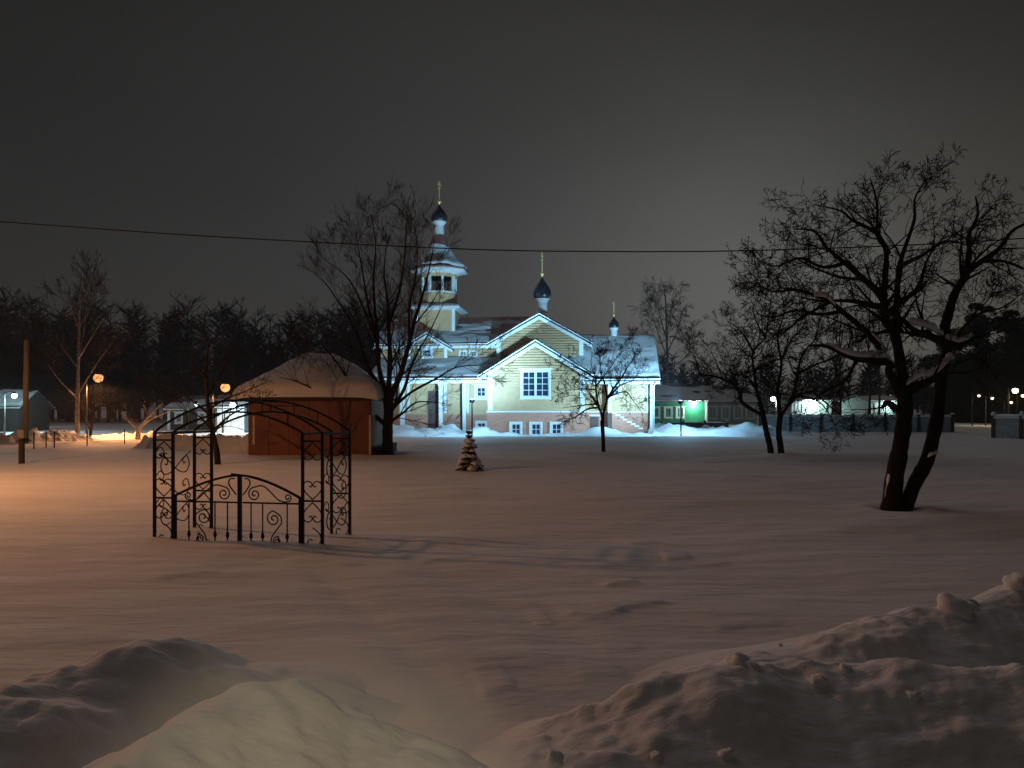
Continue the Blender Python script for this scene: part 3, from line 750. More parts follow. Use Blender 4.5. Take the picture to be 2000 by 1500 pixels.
# --- F: lower wing with stair
vF = 1.5; uF0 = hA + 0.0; uF1 = U(1271, vF)
zeF = ZZ(1230, 745, 0.8); cF = 6.3; hF = cF - 0.75
zrF = ZZ(1230, 656, cF) - 0.27; mF = (zrF - zeF) / hF
MB().prism([(vF + 0.12, ZB), (11.2, ZB), (11.2, zrF - mF * 4.9), (cF, zrF - 0.03), (vF + 0.12, zrF - mF * (cF - vF - 0.12) - 0.02)], 'x', uF0, uF1).build('altar_wall', M['cream'], church)
MB().box(uF0, uF1 + 0.06, vF - 0.08, 11.0, ZB, 1.50).build('plinth', M['brick'], church)
MB().box(uF0 + 0.1, uF1 + 0.1, vF - 0.12, vF + 0.05, 1.503, 1.57).build('drip_board', M['white'], church)
wf = (U(1201, vF) - 0.33, U(1201, vF) + 0.33, ZZ(1201, 772, vF), ZZ(1201, 752, vF))
siding('siding', vF, 1.575, zeF + 0.35, lambda z: (uF0, uF1), church, holes=(wf,))
window(church, U(1201, vF), vF, wf[2], wf[3], 0.66, 2, 2, cas=0.13, crown=0.08)
MB().box(uF1 - 0.28, uF1 + 0.04, vF - 0.075, vF + 0.1, 1.58, zeF + 0.1).build('corner_board', M['white'], church)
for px in (1191, 1273):
    a = U(px, 0.95)
    MB().box(a - 0.12, a + 0.12, 0.83, 1.07, ZB, zeF - 0.18).build('porch_post', M['white'], church)
MB().box(U(1191, 0.95) - 0.3, uF1 + 0.45, 0.82, 1.08, zeF - 0.18, zeF + 0.02).build('porch_beam', M['white'], church)
MB().tube([(U(1281, 0.6), 0.62, zeF - 0.02), (U(1277, 0.75), 0.70, zeF - 0.35), (U(1277, 0.75), 0.70, -0.1)], 0.055, 8).build('downpipe', M['white'], church, True)
MB().box(U(1153, vF), U(1169, vF), vF - 0.13, vF + 0.1, ZB, ZZ(1160, 813, vF)).build('door', M['door'], church)
MB().box(U(1153, vF) - 0.08, U(1169, vF) + 0.08, vF - 0.16, vF - 0.132, ZZ(1160, 813, vF), ZZ(1160, 810, vF)).build('door_lintel', M['white'], church)
gable_roof(church, 'u', cF, hF, uB + 2.2, U(1289, 0.9) , zrF, mF, 'roofdark', T=0.26, seed=44, barge=(False, True), n=(60, 51))
# outside stair against the plinth
us0, us1 = U(1195, 0.6), U(1254, 0.6); ns_ = 8
for k in range(ns_):
    a = us0 + (us1 - us0) * k / ns_; b = us0 + (us1 - us0) * (k + 1) / ns_; ztop = 1.42 - k * 1.25 / ns_
    st = MB().box(a + 0.002, b, 0.45, vF - 0.09, ZB, ztop).build('step', M['brick'], church)
    MB().box(a + 0.01, b + 0.06, 0.42, vF - 0.095, ztop + 0.003, ztop + 0.085).build('step_snow', M['snow'], st)
cupola(church, U(1199, cF), cF, ZZ(1199, 660, cF), 0.27, ZZ(1199, 641, cF) - ZZ(1199, 660, cF), 0.40, ZZ(1199, 619, cF) - ZZ(1199, 641, cF), ZZ(1199, 588, cF) - ZZ(1199, 612, cF), 0.62)
#__MORE__

# ------------------------------------------------------------------ bare trees
rnd = random.Random(11)
def rvec(): 
    while True:
        v = Vector((rnd.uniform(-1, 1), rnd.uniform(-1, 1), rnd.uniform(-1, 1)))
        if 0.05 < v.length < 1: return v.normalized()
def grow(mb, p, d, L, r, lvl, P):
    n = max(3, int(L / P['step'][min(lvl, len(P['step']) - 1)]))
    g = P['gnarl']; up = P['up']; sl = L / n
    pts = [p.copy()]; dirs = [d.copy()]; dd = d.copy(); q = p.copy()
    for i in range(n):
        dd = (dd + rvec() * g + Vector((0, 0, up))).normalized()
        q = q + dd * sl; pts.append(q.copy()); dirs.append(dd.copy())
    rm = P['rmin']
    rad = [max(rm, r * (1 - 0.75 * i / n)) for i in range(n + 1)]
    sides = 6 if r > 0.035 else (4 if r > 0.012 else 3)
    mb.tube(pts, rad, sides, caps=False)
    if lvl >= P['max']: return
    k = P['n'][min(lvl, len(P['n']) - 1)]; k = max(1, int(round(k * rnd.uniform(0.7, 1.3))))
    for c in range(k):
        t = rnd.uniform(P.get('t0', 0.15), 1.0) if c else 1.0
        i = min(n, max(1, int(round(t * n))))
        side = dirs[i].cross(rvec()).normalized()
        a = R(rnd.uniform(*P['ang']))
        nd = (dirs[i] * math.cos(a) + side * math.sin(a)).normalized()
        grow(mb, pts[i], nd, L * rnd.uniform(*P['len']) * (1.1 - 0.45 * t), max(rm, rad[i] * rnd.uniform(0.5, 0.75)), lvl + 1, P)

def smooth_path(pts, sub=4):
    out = []; n = len(pts)
    for i in range(n - 1):
        p0 = pts[max(i - 1, 0)]; p1 = pts[i]; p2 = pts[i + 1]; p3 = pts[min(i + 2, n - 1)]
        for k in range(sub):
            t = k / sub
            out.append(0.5 * ((2 * p1) + (p2 - p0) * t + (2 * p0 - 5 * p1 + 4 * p2 - p3) * t * t + (3 * p1 - p0 - 3 * p2 + p3) * t ** 3))
    out.append(pts[-1]); return out

def hand_tree(name, label, cat, D, trunks, limbs, P, bark, twig, density, first_len, group=None, snow=(), rscale=1.0, first_up=0.25):
    """trunks / limbs: lists of (points [(px,py,dz)...], r0 px, r1 px). Everything is placed in metres at its own depth."""
    base = None; tb = MB(); cb = MB(); s = D / F
    root_p = at(trunks[0][0][0][0], trunks[0][0][0][1], D); root_p.z = gz(root_p.x, root_p.y)
    t = empty(name, root_p, 0, label, cat, group)
    for kind, lst in (('t', trunks), ('l', limbs)):
        for spec in lst:
            pts, r0, r1 = spec[:3]
            W = [at(q[0], q[1], D + (q[2] if len(q) > 2 else 0)) - root_p for q in pts]
            if kind == 't': W[0].z -= 0.35
            if kind == 'l':
                W = [w + rvec() * (0.5 * r0 * s) if 0 < i else w for i, w in enumerate(W)]
            S = smooth_path(W, 5); n = len(S)
            r1 = r1 * (0.5 if kind == 'l' else 1.0)
            rad = [(r0 + (r1 - r0) * (i / (n - 1)) ** 0.8) * s * rscale * (1 + (0.18 * (rnd.random() - 0.5))) for i in range(n)]
            if kind == 't': rad[0] *= 1.5; rad[1] *= 1.3; rad[2] *= 1.15
            tb.tube(S, rad, 10 if r0 * s > 0.05 else 7)
            if kind == 'l':
                Ltot = sum((S[i + 1] - S[i]).length for i in range(n - 1))
                k = max(3, int(Ltot * density))
                for c in range(k):
                    tt = rnd.uniform(0.12, 1.0) if c else 1.0
                    i = min(n - 2, int(tt * (n - 1))); d0 = (S[i + 1] - S[i]).normalized()
                    side = d0.cross(rvec()).normalized(); a = R(rnd.uniform(25, 70))
                    nd = (d0 * math.cos(a) + side * math.sin(a) + Vector((0, 0, first_up))).normalized()
                    grow(cb, S[i], nd, first_len * rnd.uniform(0.5, 1.15) * (1.15 - 0.5 * tt), max(P['rmin'], rad[i] * rnd.uniform(0.35, 0.6)), 1, P)
    tb.build('trunk', M[bark], t, True)
    cb.build('crown', M[twig], t, True)
    for (pts, w, h) in snow:
        sm = MB(); W = smooth_path([at(q[0], q[1], D + (q[2] if len(q) > 2 else 0)) - root_p for q in pts], 7); n = len(W)
        V0 = len(sm.v)
        for i, p in enumerate(W):
            e = min(i, n - 1 - i) / (n - 1) * 2; k = (0.35 + 0.65 * math.sqrt(max(0, min(1, e * 2.2)))) * (0.75 + 0.6 * rnd.random())
            d = W[min(i + 1, n - 1)] - W[max(i - 1, 0)]; d.normalize()
            sx = d.cross(Vector((0, 0, 1)))
            sx = sx.normalized() if sx.length > 0.05 else Vector((0, 1, 0))
            for j in range(10):
                a = 2 * math.pi * j / 10; ca, sa = math.cos(a), math.sin(a)
                q = p + sx * (ca * w * k) + Vector((0, 0, (sa * h * k if sa > 0 else sa * h * 0.35) + 0.2 * h))
                sm.v.append(tuple(q))
        for i in range(n - 1):
            for j in range(10):
                a = V0 + i * 10 + j; b = V0 + i * 10 + (j + 1) % 10; sm.f.append((a, b, b + 10, a + 10))
        sm.f.append(tuple(V0 + j for j in reversed(range(10)))); sm.f.append(tuple(V0 + (n - 1) * 10 + j for j in range(10)))
        sm.build('snow_on_limb', M['snow'], t, True)
    return t

P_APPLE = dict(step=(0.25, 0.16, 0.11, 0.10, 0.08), gnarl=0.24, up=0.02, rmin=0.0044, max=4, n=(6, 5, 4, 3), ang=(28, 68), len=(0.46, 0.74))
APPLE_LIMBS = [
    ([(1766, 775, 0), (1757, 761, 0), (1743, 724, -.1), (1729, 708, -.2), (1671, 705, -.3), (1618, 681, -.5), (1585, 672, -.6)], 12, 4),
    ([(1731, 710, -.2), (1719, 674, -.1), (1685, 645, 0), (1642, 607, .2), (1618, 588, .3), (1556, 569, .5), (1508, 569, .7), (1475, 554, .8)], 8, 2.5),
    ([(1767, 770, 0), (1748, 665, .2), (1729, 626, .3), (1724, 569, .3), (1733, 492, .2), (1719, 463, .2), (1714, 396, .2), (1700, 350, .3)], 11, 2.2),
    ([(1745, 640, .2), (1748, 612, .1), (1753, 530, -.2), (1767, 492, -.3), (1786, 425, -.4), (1791, 386, -.5), (1815, 345, -.6)], 7.5, 2),
    ([(1767, 765, 0), (1796, 748, -.1), (1826, 742, -.2), (1854, 715, -.3)], 12, 8),
    ([(1844, 668, 0), (1815, 652, -.2), (1786, 643, -.5), (1755, 625, -.8), (1712, 600, -1.0), (1670, 560, -1.3)], 9, 3),
    ([(1849, 672, 0), (1873, 676, -.2), (1900, 664, -.4)], 7, 5),
    ([(1845, 640, 0), (1858, 578, .1), (1882, 535, .1), (1892, 492, .2), (1897, 458, .2), (1911, 425, .2), (1903, 380, .3)], 10, 2.5),
    ([(1880, 538, .1), (1916, 511, -.1), (1950, 487, -.3), (1978, 454, -.4), (2005, 436, -.5), (2040, 400, -.6)], 7, 2.5),
    ([(1916, 511, -.1), (1965, 510, .3), (2005, 526, .6), (2050, 540, .8)], 4.5, 2),
    ([(1728, 580, .3), (1690, 545, .1), (1652, 511, 0), (1618, 482, -.2), (1594, 454, -.3), (1551, 444, -.5)], 7.5, 2.2),
    ([(1736, 495, .2), (1710, 454, .4), (1666, 430, .6), (1642, 415, .7), (1590, 400, .8)], 5.5, 2),
    ([(1726, 600, .3), (1660, 585, .9), (1600, 590, 1.3), (1550, 575, 1.6)], 6, 2),
    ([(1748, 600, .1), (1790, 560, .8), (1815, 500, 1.2), (1850, 450, 1.5)], 6, 2),
    ([(1757, 520, -.2), (1800, 500, -.9), (1850, 470, -1.2), (1890, 480, -1.4)], 5, 2),
    ([(1751, 800, 0), (1733, 790, -.1), (1727, 796, -.15)], 8, 6),
    ([(1645, 608, .2), (1600, 615, -.3), (1555, 605, -.6), (1510, 622, -.8), (1478, 612, -.9)], 4.5, 1.5),
    ([(1655, 512, 0), (1610, 520, -.6), (1560, 505, -1.0), (1515, 520, -1.2), (1488, 510, -1.3)], 4.5, 1.5),
    ([(1690, 545, .1), (1640, 540, .8), (1580, 520, 1.2), (1530, 490, 1.4)], 4.5, 1.5),
    ([(1850, 690, 0), (1880, 640, .5), (1920, 610, .8), (1960, 600, 1.0), (1995, 575, 1.1)], 5, 1.8),
    ([(1620, 590, .3), (1570, 620, .2), (1530, 650, 0), (1500, 650, 0)], 4, 1.6),
    ([(1672, 704, -.3), (1650, 740, -.6), (1600, 770, -.9), (1570, 800, -1.0)], 4, 1.5),
]
hand_tree('apple_tree', 'large gnarled twin-trunked bare tree with snow on its limbs', 'tree', 13.5,
    [([(1738, 992, 0), (1746, 940, 0), (1757, 880, 0), (1766, 820, 0), (1768, 768, 0)], 19, 13),
     ([(1756, 990, .05), (1783, 952, 0), (1810, 900, -.05), (1825, 842, -.05), (1834, 790, 0), (1839, 732, 0), (1849, 684, 0), (1844, 632, 0)], 15, 9)],
    APPLE_LIMBS, P_APPLE, 'bark', 'twig', 4.0, 0.92, first_up=0.05,
    snow=[([(1612, 674, -.5), (1650, 690, -.4), (1680, 697, -.3), (1722, 697, -.2), (1735, 712, -.15), (1742, 728, -.1)], .07, .075),
          ([(1770, 752, -.05), (1796, 736, -.12), (1826, 730, -.22), (1852, 706, -.3), (1856, 700, -.32)], .085, .10),
          ([(1840, 655, -.05), (1815, 641, -.22), (1790, 634, -.5), (1775, 628, -.6)], .07, .08),
          ([(1846, 660, -.05), (1858, 664, -.1), (1872, 668, -.2)], .06, .07),
          ([(1872, 668, -.22), (1888, 663, -.32), (1902, 655, -.42)], .045, .055),
          ([(1700, 650, -.05), (1722, 672, -.15), (1728, 690, -.2)], .05, .05),
          ([(1590, 578, .3), (1612, 580, .25), (1632, 596, .2)], .06, .07),
          ([(1812, 893, -.16), (1822, 888, -.18), (1830, 885, -.16)], .05, .04),
          ([(1728, 972, -.18), (1732, 950, -.2), (1736, 930, -.2)], .05, .05)])

P_FRUIT = dict(step=(0.3, 0.2, 0.15, 0.12), gnarl=0.30, up=0.09, rmin=0.0066, max=4, n=(6, 5, 4, 3), ang=(28, 70), len=(0.42, 0.66))
hand_tree('fruit_tree', 'left of two leaning bare trees growing close together in the field', 'tree', 29.4,
    [([(1509, 889, 0), (1503, 868, 0), (1497, 844, 0), (1490, 810, 0)], 6.5, 5)],
    [([(1491, 812, 0), (1465, 797, -.1), (1450, 783, -.2), (1443, 765, -.2), (1431, 751, -.3), (1411, 738, -.3), (1387, 734, -.4), (1367, 729, -.5), (1360, 711, -.5), (1350, 692, -.6), (1338, 672, -.7)], 4.5, 1.2),
     ([(1411, 738, -.3), (1401, 711, -.2), (1389, 687, 0)], 2.2, 1),
     ([(1490, 810, 0), (1485, 785, .1), (1475, 760, .1), (1473, 726, .2), (1473, 687, .2), (1495, 657, .3), (1500, 620, .4), (1505, 580, .5)], 4.6, 1.4),
     ([(1473, 756, .1), (1458, 736, .4), (1438, 731, .7), (1419, 728, .9)], 2.6, 1),
     ([(1474, 730, .2), (1482, 716, -.2), (1512, 704, -.8), (1556, 697, -1.2)], 3.0, 1.2),
     ([(1473, 690, .2), (1455, 660, -.3), (1440, 640, -.6), (1420, 628, -.9)], 2.6, 1),
     ([(1495, 660, .3), (1475, 625, .8), (1470, 590, 1.1)], 2.2, 1),
     ([(1475, 700, .2), (1455, 690, .9), (1430, 660, 1.5)], 2.2, 1)],
    P_FRUIT, 'bark', 'twig', 3.2, 1.45, group=None,
    snow=[([(1365, 725, -.5), (1390, 730, -.4), (1412, 735, -.3)], .05, .06), ([(1418, 726, .9), (1440, 728, .7), (1458, 733, .4)], .04, .05), ([(1478, 712, -.2), (1500, 704, -.6), (1512, 700, -.8)], .04, .05)])
hand_tree('fruit_tree', 'right of two leaning bare trees growing close together in the field', 'tree', 29.2,
    [([(1528, 891, 0), (1524, 868, 0), (1521, 845, 0), (1524, 808, 0)], 6.8, 5)],
    [([(1523, 815, 0), (1544, 787, -.1), (1558, 773, -.3), (1588, 765, -.5), (1620, 770, -.8)], 4, 1.2),
     ([(1544, 788, -.1), (1551, 760, 0), (1556, 731, .1), (1566, 692, .2), (1593, 662, .3), (1600, 620, .4)], 4.2, 1.3),
     ([(1524, 810, 0), (1519, 760, .3), (1526, 711, .4), (1518, 660, .5), (1530, 610, .6), (1525, 570, .6)], 4.2, 1.3),
     ([(1558, 730, .1), (1590, 712, -.6), (1625, 700, -1.0), (1655, 670, -1.4)], 3, 1.2),
     ([(1526, 705, .4), (1548, 660, 1.0), (1575, 630, 1.5)], 2.6, 1.1),
     ([(1556, 772, -.3), (1590, 780, -.9), (1615, 800, -1.2), (1630, 830, -1.4)], 2.4, 0.9),
     ([(1588, 765, -.5), (1618, 790, -.2), (1645, 815, 0), (1655, 838, .1)], 2, 0.8)],
    P_FRUIT, 'bark', 'twig', 3.2, 1.45,
    snow=[([(1556, 768, -.3), (1575, 763, -.4), (1590, 761, -.5)], .05, .06)])

P_SMALL = dict(P_FRUIT, rmin=0.0058, gnarl=0.22, up=0.05, n=(5, 5, 4, 3), max=4)
hand_tree('fruit_tree', 'small spreading bare tree standing alone before the church', 'tree', 31.0,
    [([(1179, 884, 0), (1178, 857, 0), (1176, 822, 0)], 5.2, 4.6)],
    [([(1176, 825, 0), (1174, 813, 0), (1167, 789, .1), (1163, 761, .2), (1161, 737, .2), (1156, 713, .3), (1155, 690, .3)], 4.2, 1.2),
     ([(1177, 822, 0), (1179, 806, 0), (1184, 779, -.1), (1180, 751, -.1), (1174, 723, -.2), (1170, 695, -.3)], 4.0, 1.2),
     ([(1184, 780, -.1), (1198, 758, -.3), (1215, 737, -.4), (1227, 716, -.5), (1241, 695, -.6), (1232, 673, -.7)], 3.2, 1.0),
     ([(1184, 782, -.1), (1210, 753, .3), (1236, 742, .6), (1250, 722, .8)], 2.8, 1.0),
     ([(1168, 796, .1), (1146, 799, -.2), (1123, 815, -.5), (1103, 822, -.7)], 2.8, 1.0),
     ([(1166, 789, .1), (1137, 792, .3), (1097, 797, .6)], 2.4, 0.9),
     ([(1163, 761, .2), (1137, 760, -.1), (1106, 762, -.4)], 2.2, 0.9),
     ([(1160, 737, .2), (1137, 723, .5), (1115, 714, .7), (1092, 718, .9)], 2.2, 0.9),
     ([(1190, 775, 0), (1222, 765, -.4), (1239, 785, -.6), (1253, 806, -.8)], 2.2, 0.8),
     ([(1163, 755, .2), (1190, 720, .9), (1210, 690, 1.3)], 2.4, 1.0),
     ([(1168, 790, .1), (1150, 765, -.7), (1130, 745, -1.2)], 2.4, 1.0)],
    P_SMALL, 'bark', 'twig', 4.0, 1.1, rscale=0.82)

P_BIG = dict(step=(0.4, 0.28, 0.2, 0.15), gnarl=0.13, up=0.06, rmin=0.0042, max=4, n=(6, 6, 5, 3), ang=(16, 42), len=(0.50, 0.74))
hand_tree('broad_tree', 'tall bare tree with fanning limbs between red shed and church', 'tree', 29.4,
    [([(758, 888, 0), (757, 843, 0), (759, 803, 0), (757, 770, 0)], 11, 9)],
    [([(757, 832, 0), (718, 799, -.2), (688, 762, -.4), (670, 722, -.5), (644, 689, -.7), (612, 660, -.9)], 5.5, 1.2),
     ([(734, 814, -.1), (688, 790, -.6), (633, 772, -1.0), (582, 748, -1.4), (545, 735, -1.6)], 4.2, 1.0),
     ([(756, 780, 0), (740, 722, .2), (736, 671, .3), (721, 590, .5), (707, 535, .6), (694, 465, .8)], 6.0, 1.2),
     ([(758, 775, 0), (760, 700, -.2), (758, 645, -.2), (754, 590, -.3), (751, 535, -.4), (754, 470, -.5)], 6.2, 1.2),
     ([(760, 780, 0), (780, 737, -.2), (798, 682, -.3), (813, 627, -.4), (826, 575, -.5), (840, 525, -.6), (850, 470, -.7)], 7.0, 1.2),
     ([(762, 805, 0), (790, 760, .3), (807, 711, .5), (836, 650, .8), (868, 590, 1.0)], 4.6, 1.1),
     ([(764, 800, 0), (802, 766, -.3), (853, 737, -.6), (890, 718, -.8), (945, 711, -1.1)], 3.8, 0.9),
     ([(760, 825, 0), (787, 806, -.2), (815, 785, -.4), (872, 788, -.7)], 4.0, 0.9),
     ([(757, 775, 0), (721, 718, .4), (692, 645, .7), (652, 572, 1.1), (626, 545, 1.3)], 5.0, 1.1),
     ([(742, 690, .2), (714, 608, -.3), (681, 546, -.7), (645, 512, -1.0)], 3.6, 1.0),
     ([(757, 640, -.2), (778, 570, .5), (790, 500, 1.0), (795, 430, 1.3)], 3.8, 1.0),
     ([(738, 665, .3), (730, 560, 1.0), (735, 480, 1.5), (725, 420, 1.8)], 3.4, 1.0),
     ([(800, 675, -.3), (800, 600, -1.0), (812, 530, -1.5), (815, 460, -1.8)], 3.4, 1.0),
     ([(690, 765, -.4), (650, 740, .2), (610, 700, .8), (590, 680, 1.0)], 2.8, 0.9)],
    P_BIG, 'bark2', 'twigred', 1.8, 1.85, first_up=0.30)

P_DARK = dict(P_FRUIT, rmin=0.006, max=3)
hand_tree('garden_tree', 'dark bare tree seen through the iron arch', 'tree', 23.5,
    [([(427, 916, 0), (424, 888, 0), (420, 865, 0), (413, 835, 0), (408, 801, 0), (404, 769, 0), (403, 709, 0)], 6.5, 3)],
    [([(416, 846, 0), (432, 825, -.3), (455, 808, -.6), (490, 790, -.9)], 3.5, 1.2),
     ([(410, 810, 0), (380, 785, .3), (340, 760, .6), (310, 750, .8)], 3, 1.1),
     ([(405, 775, 0), (430, 735, .3), (450, 690, .5), (470, 650, .7)], 2.8, 1.1),
     ([(404, 740, 0), (375, 705, -.4), (350, 670, -.7), (330, 650, -.9)], 2.8, 1.0),
     ([(403, 712, 0), (405, 670, .2), (395, 630, .3)], 2.8, 1.0),
     ([(408, 800, 0), (440, 780, .6), (490, 760, 1.1), (520, 745, 1.4)], 2.6, 1.0),
     ([(414, 840, 0), (390, 815, -.6), (360, 800, -1.0)], 2.6, 1.0)],
    P_DARK, 'bark', 'twig', 2.6, 1.2)

P_BIRCH = dict(step=(0.5, 0.35, 0.25), gnarl=0.12, up=0.03, rmin=0.011, max=3, n=(7, 6, 4), ang=(18, 45), len=(0.42, 0.66))
hand_tree('birch_tree', 'tall pale-trunked birch behind the wire fence and street lamp', 'tree', 44.0,
    [([(152, 866, 0), (151, 808, 0), (152, 740, 0), (153, 696, 0), (155, 612, 0), (158, 540, 0)], 5.0, 1.4)],
    [([(153, 700, 0), (174, 668, -.3), (202, 620, -.6)], 2.2, 0.9), ([(151, 716, 0), (123, 680, .3), (107, 650, .5)], 2.2, 0.9),
     ([(152, 638, 0), (138, 600, -.3), (128, 575, -.5)], 1.9, 0.8), ([(155, 690, 0), (165, 640, .4), (170, 580, .6)], 1.9, 0.8),
     ([(152, 770, 0), (190, 710, .4), (222, 668, .7)], 2.0, 0.8), ([(152, 780, 0), (115, 740, -.4), (85, 700, -.6)], 2.0, 0.8),
     ([(156, 600, 0), (172, 560, .2), (182, 535, .3)], 1.6, 0.7), ([(154, 640, 0), (180, 600, .8), (196, 570, 1.1)], 1.7, 0.7)],
    P_BIRCH, 'birch', 'twig', 3.2, 2.0)
hand_tree('birch_tree', 'distant birch rising over the far roof end of the church', 'tree', 112.0,
    [([(1306, 800, 0), (1304, 720, 0), (1302, 650, 0), (1300, 590, 0), (1296, 556, 0)], 3.6, 1.0)],
    [([(1304, 700, 0), (1285, 650, -.5), (1270, 600, -1.0), (1262, 570, -1.2)], 1.6, 0.6), ([(1303, 690, 0), (1325, 640, .5), (1335, 600, .9)], 1.5, 0.6),
     ([(1302, 650, 0), (1312, 600, .6), (1316, 565, .9)], 1.2, 0.6), ([(1303, 670, 0), (1288, 610, .9), (1283, 570, 1.2)], 1.2, 0.6), ([(1304, 720, 0), (1345, 690, -.6), (1350, 640, -.9)], 1.2, 0.5),
     ([(1304, 720, 0), (1265, 690, -.6), (1252, 650, -.9)], 1.2, 0.5)],
    dict(P_BIRCH, rmin=0.014, gnarl=0.2, up=-0.05, n=(8, 7, 5)), 'birch', 'birchtwig', 2.4, 3.0)

# a lit, cut-back tree by the street lamp
hand_tree('pollard_tree', 'low cut-back tree with branches lit orange by the lamp', 'tree', 44.5,
    [([(269, 856, 0), (270, 845, 0), (271, 836, 0)], 5, 4.2)],
    [([(270, 840, 0), (258, 828, -.1), (246, 817, -.2), (236, 806, -.3)], 2.8, 1.2), ([(271, 838, 0), (282, 824, .1), (287, 812, .1), (281, 790, .2)], 2.8, 1.2),
     ([(283, 824, .1), (298, 808, 0), (314, 789, -.2)], 2.2, 1.0), ([(274, 836, 0), (290, 822, .4), (310, 811, .6), (338, 800, .8)], 2.4, 1.0)],
    dict(P_SMALL, rmin=0.007, max=2), 'birch', 'birchtwig', 1.0, 0.8)
hand_tree('garden_tree', 'small dark tree with a lit stem beside the birch', 'tree', 44.0,
    [([(174, 864, 0), (177, 845, 0), (181, 820, 0)], 4, 2.5)],
    [([(178, 842, 0), (166, 820, .2), (160, 795, .3)], 2, 1), ([(181, 822, 0), (190, 790, -.2), (205, 765, -.3)], 2, 1), ([(181, 822, 0), (178, 780, .2), (185, 745, .3)], 2, 1)],
    dict(P_SMALL, rmin=0.007), 'bark', 'twig', 2.0, 1.1)
# slim trees behind the low wall on the right
for i, (px, D, top, r) in enumerate(((1697, 72, 560, 3.2), (1716, 76, 590, 2.8), (1640, 84, 610, 2.5))):
    hand_tree('slim_tree', ['slim dark tree rising behind the low wall', 'thinner tree just beside the slim one behind the wall', 'faint tree behind the wall, towards the lit shop'][i], 'tree', D,
        [([(px, 828, 0), (px + 2, 760, 0), (px - 1, 690, 0), (px + 3, top, 0)], r, 0.9)],
        [([(px, 740, 0), (px - 18, 690, .4), (px - 28, 640, .7)], 1.5, 0.6), ([(px + 1, 720, 0), (px + 20, 670, -.4), (px + 26, 620, -.7)], 1.5, 0.6),
         ([(px, 690, 0), (px - 10, 640, -.5), (px - 14, 590, -.8)], 1.2, 0.5), ([(px + 1, 680, 0), (px + 10, 630, .5), (px + 14, top + 10, .8)], 1.2, 0.5)],
        dict(P_BIRCH, rmin=0.014), 'bark2', 'twigred', 1.4, 2.2)

# dense dark evergreens on the right
def evergreen(px, D, toppy, halfw, label, seed):
    rn = random.Random(seed); b = at(px, 800, D); b.z = gz(b.x, b.y); ztop = at(px, toppy, D).z - b.z; hw = halfw * D / F
    t = empty('evergreen_tree', b, 0, label, 'tree', 'dark evergreens beyond the field')
    MB().tube([(0, 0, -0.3), (0.1, 0, ztop * 0.5), (0, 0.05, ztop * 0.97)], [0.22, 0.14, 0.03], 8).build('trunk', M['bark'], t, True)
    mb = MB()
    lobes = []
    for _ in range(26):
        zz = rn.uniform(0.06, 0.93); wd = hw * min(1.0, 1.35 * (1 - zz) + 0.22); lobes.append((rn.uniform(-.8, .8) * wd, rn.uniform(-.8, .8) * wd, ztop * zz, wd * rn.uniform(0.30, 0.5)))
    lobes += [(0, 0, ztop * k, hw * (1.05 - k) * 0.8 + 0.25) for k in (0.1, 0.3, 0.5, 0.7, 0.85, 0.95)]
    for (x, y, z, r) in lobes:
        mb.tube([(0, 0, z * 0.85), (x, y, z)], 0.03, 4)
        for _ in range(int(480 * r)):
            while True:
                v = Vector((rn.uniform(-1, 1), rn.uniform(-1, 1), rn.uniform(-1, 1)))
                if v.length < 1: break
            p = Vector((x, y, z)) + Vector((v.x * r, v.y * r, v.z * r * 0.75)); p.z = max(0.3, p.z)
            d = Vector((v.x, v.y, -0.35)).normalized(); s = Vector((-d.y, d.x, 0)).normalized()
            L = rn.uniform(.25, .5); w = rn.uniform(.05, .10)
            mb.poly([p, p + d * L * 0.6 + s * w, p + d * L]); mb.poly([p, p + d * L, p + d * L * 0.6 - s * w + Vector((0, 0, 0.05))])
            mb.poly([p + d * 0.1, p + d * L * 0.9 + Vector((0, 0, w)), p + d * L * 0.8 - Vector((0, 0, w))])
    mb.build('crown', M['evergreen'], t)
evergreen(1905, 100, 585, 70, 'dark bushy evergreen behind the gnarled tree', 1)
evergreen(1975, 96, 600, 75, 'dark evergreen at the picture edge over the concrete panels', 2)
evergreen(1850, 106, 640, 55, 'lower dark evergreen half hidden behind the twin trunks', 3)
evergreen(2060, 98, 560, 80, 'tall dark evergreen outermost of the group', 4)

# the far wood
def woods():
    mb = MB(); rn = random.Random(5)
    for i in range(400):
        px = rn.uniform(-350, 760) if i < 270 else rn.uniform(1080, 2400)
        D = rn.uniform(105, 165)
        top = (rn.uniform(585, 705) - (30 if px < 60 else 0)) if i < 270 else rn.uniform(690, 735)
        b = at(px, 800, D); b.z = -0.2; h = at(px, top, D).z
        mb.tube([b, b + Vector((rn.uniform(-.5, .5), 0, h * .5)), b + Vector((rn.uniform(-.8, .8), 0, h))], [0.22, 0.14, 0.04], 4, False)
        for k in range(60):
            t = rn.uniform(0.15, 1.0); a = rn.uniform(0, 6.28); L = h * rn.uniform(0.12, 0.30) * (1.2 - 0.7 * t)
            p = b + Vector((0, 0, h * t)); d = Vector((math.cos(a), math.sin(a), rn.uniform(0.1, 1.1))).normalized()
            e = p + d * L; mid = p + d * L * 0.5 + Vector((0, 0, -0.1))
            mb.tube([p, mid, e], [0.12, 0.075, 0.02], 3, False)
            for q in range(3):
                d2 = (d + Vector((rn.uniform(-.8, .8), rn.uniform(-.8, .8), rn.uniform(-.3, .6)))).normalized()
                s0 = p + d * L * rn.uniform(.3, .9); mb.tube([s0, s0 + d2 * L * 0.5], [0.06, 0.015], 3, False)
    o = mb.build('woods', mat('wood_dark', (0.018, 0.014, 0.013), 0.95, spec=0.05)); tag(o, 'far-off wood of bare trees along the horizon', 'wood', kind='stuff')
woods()

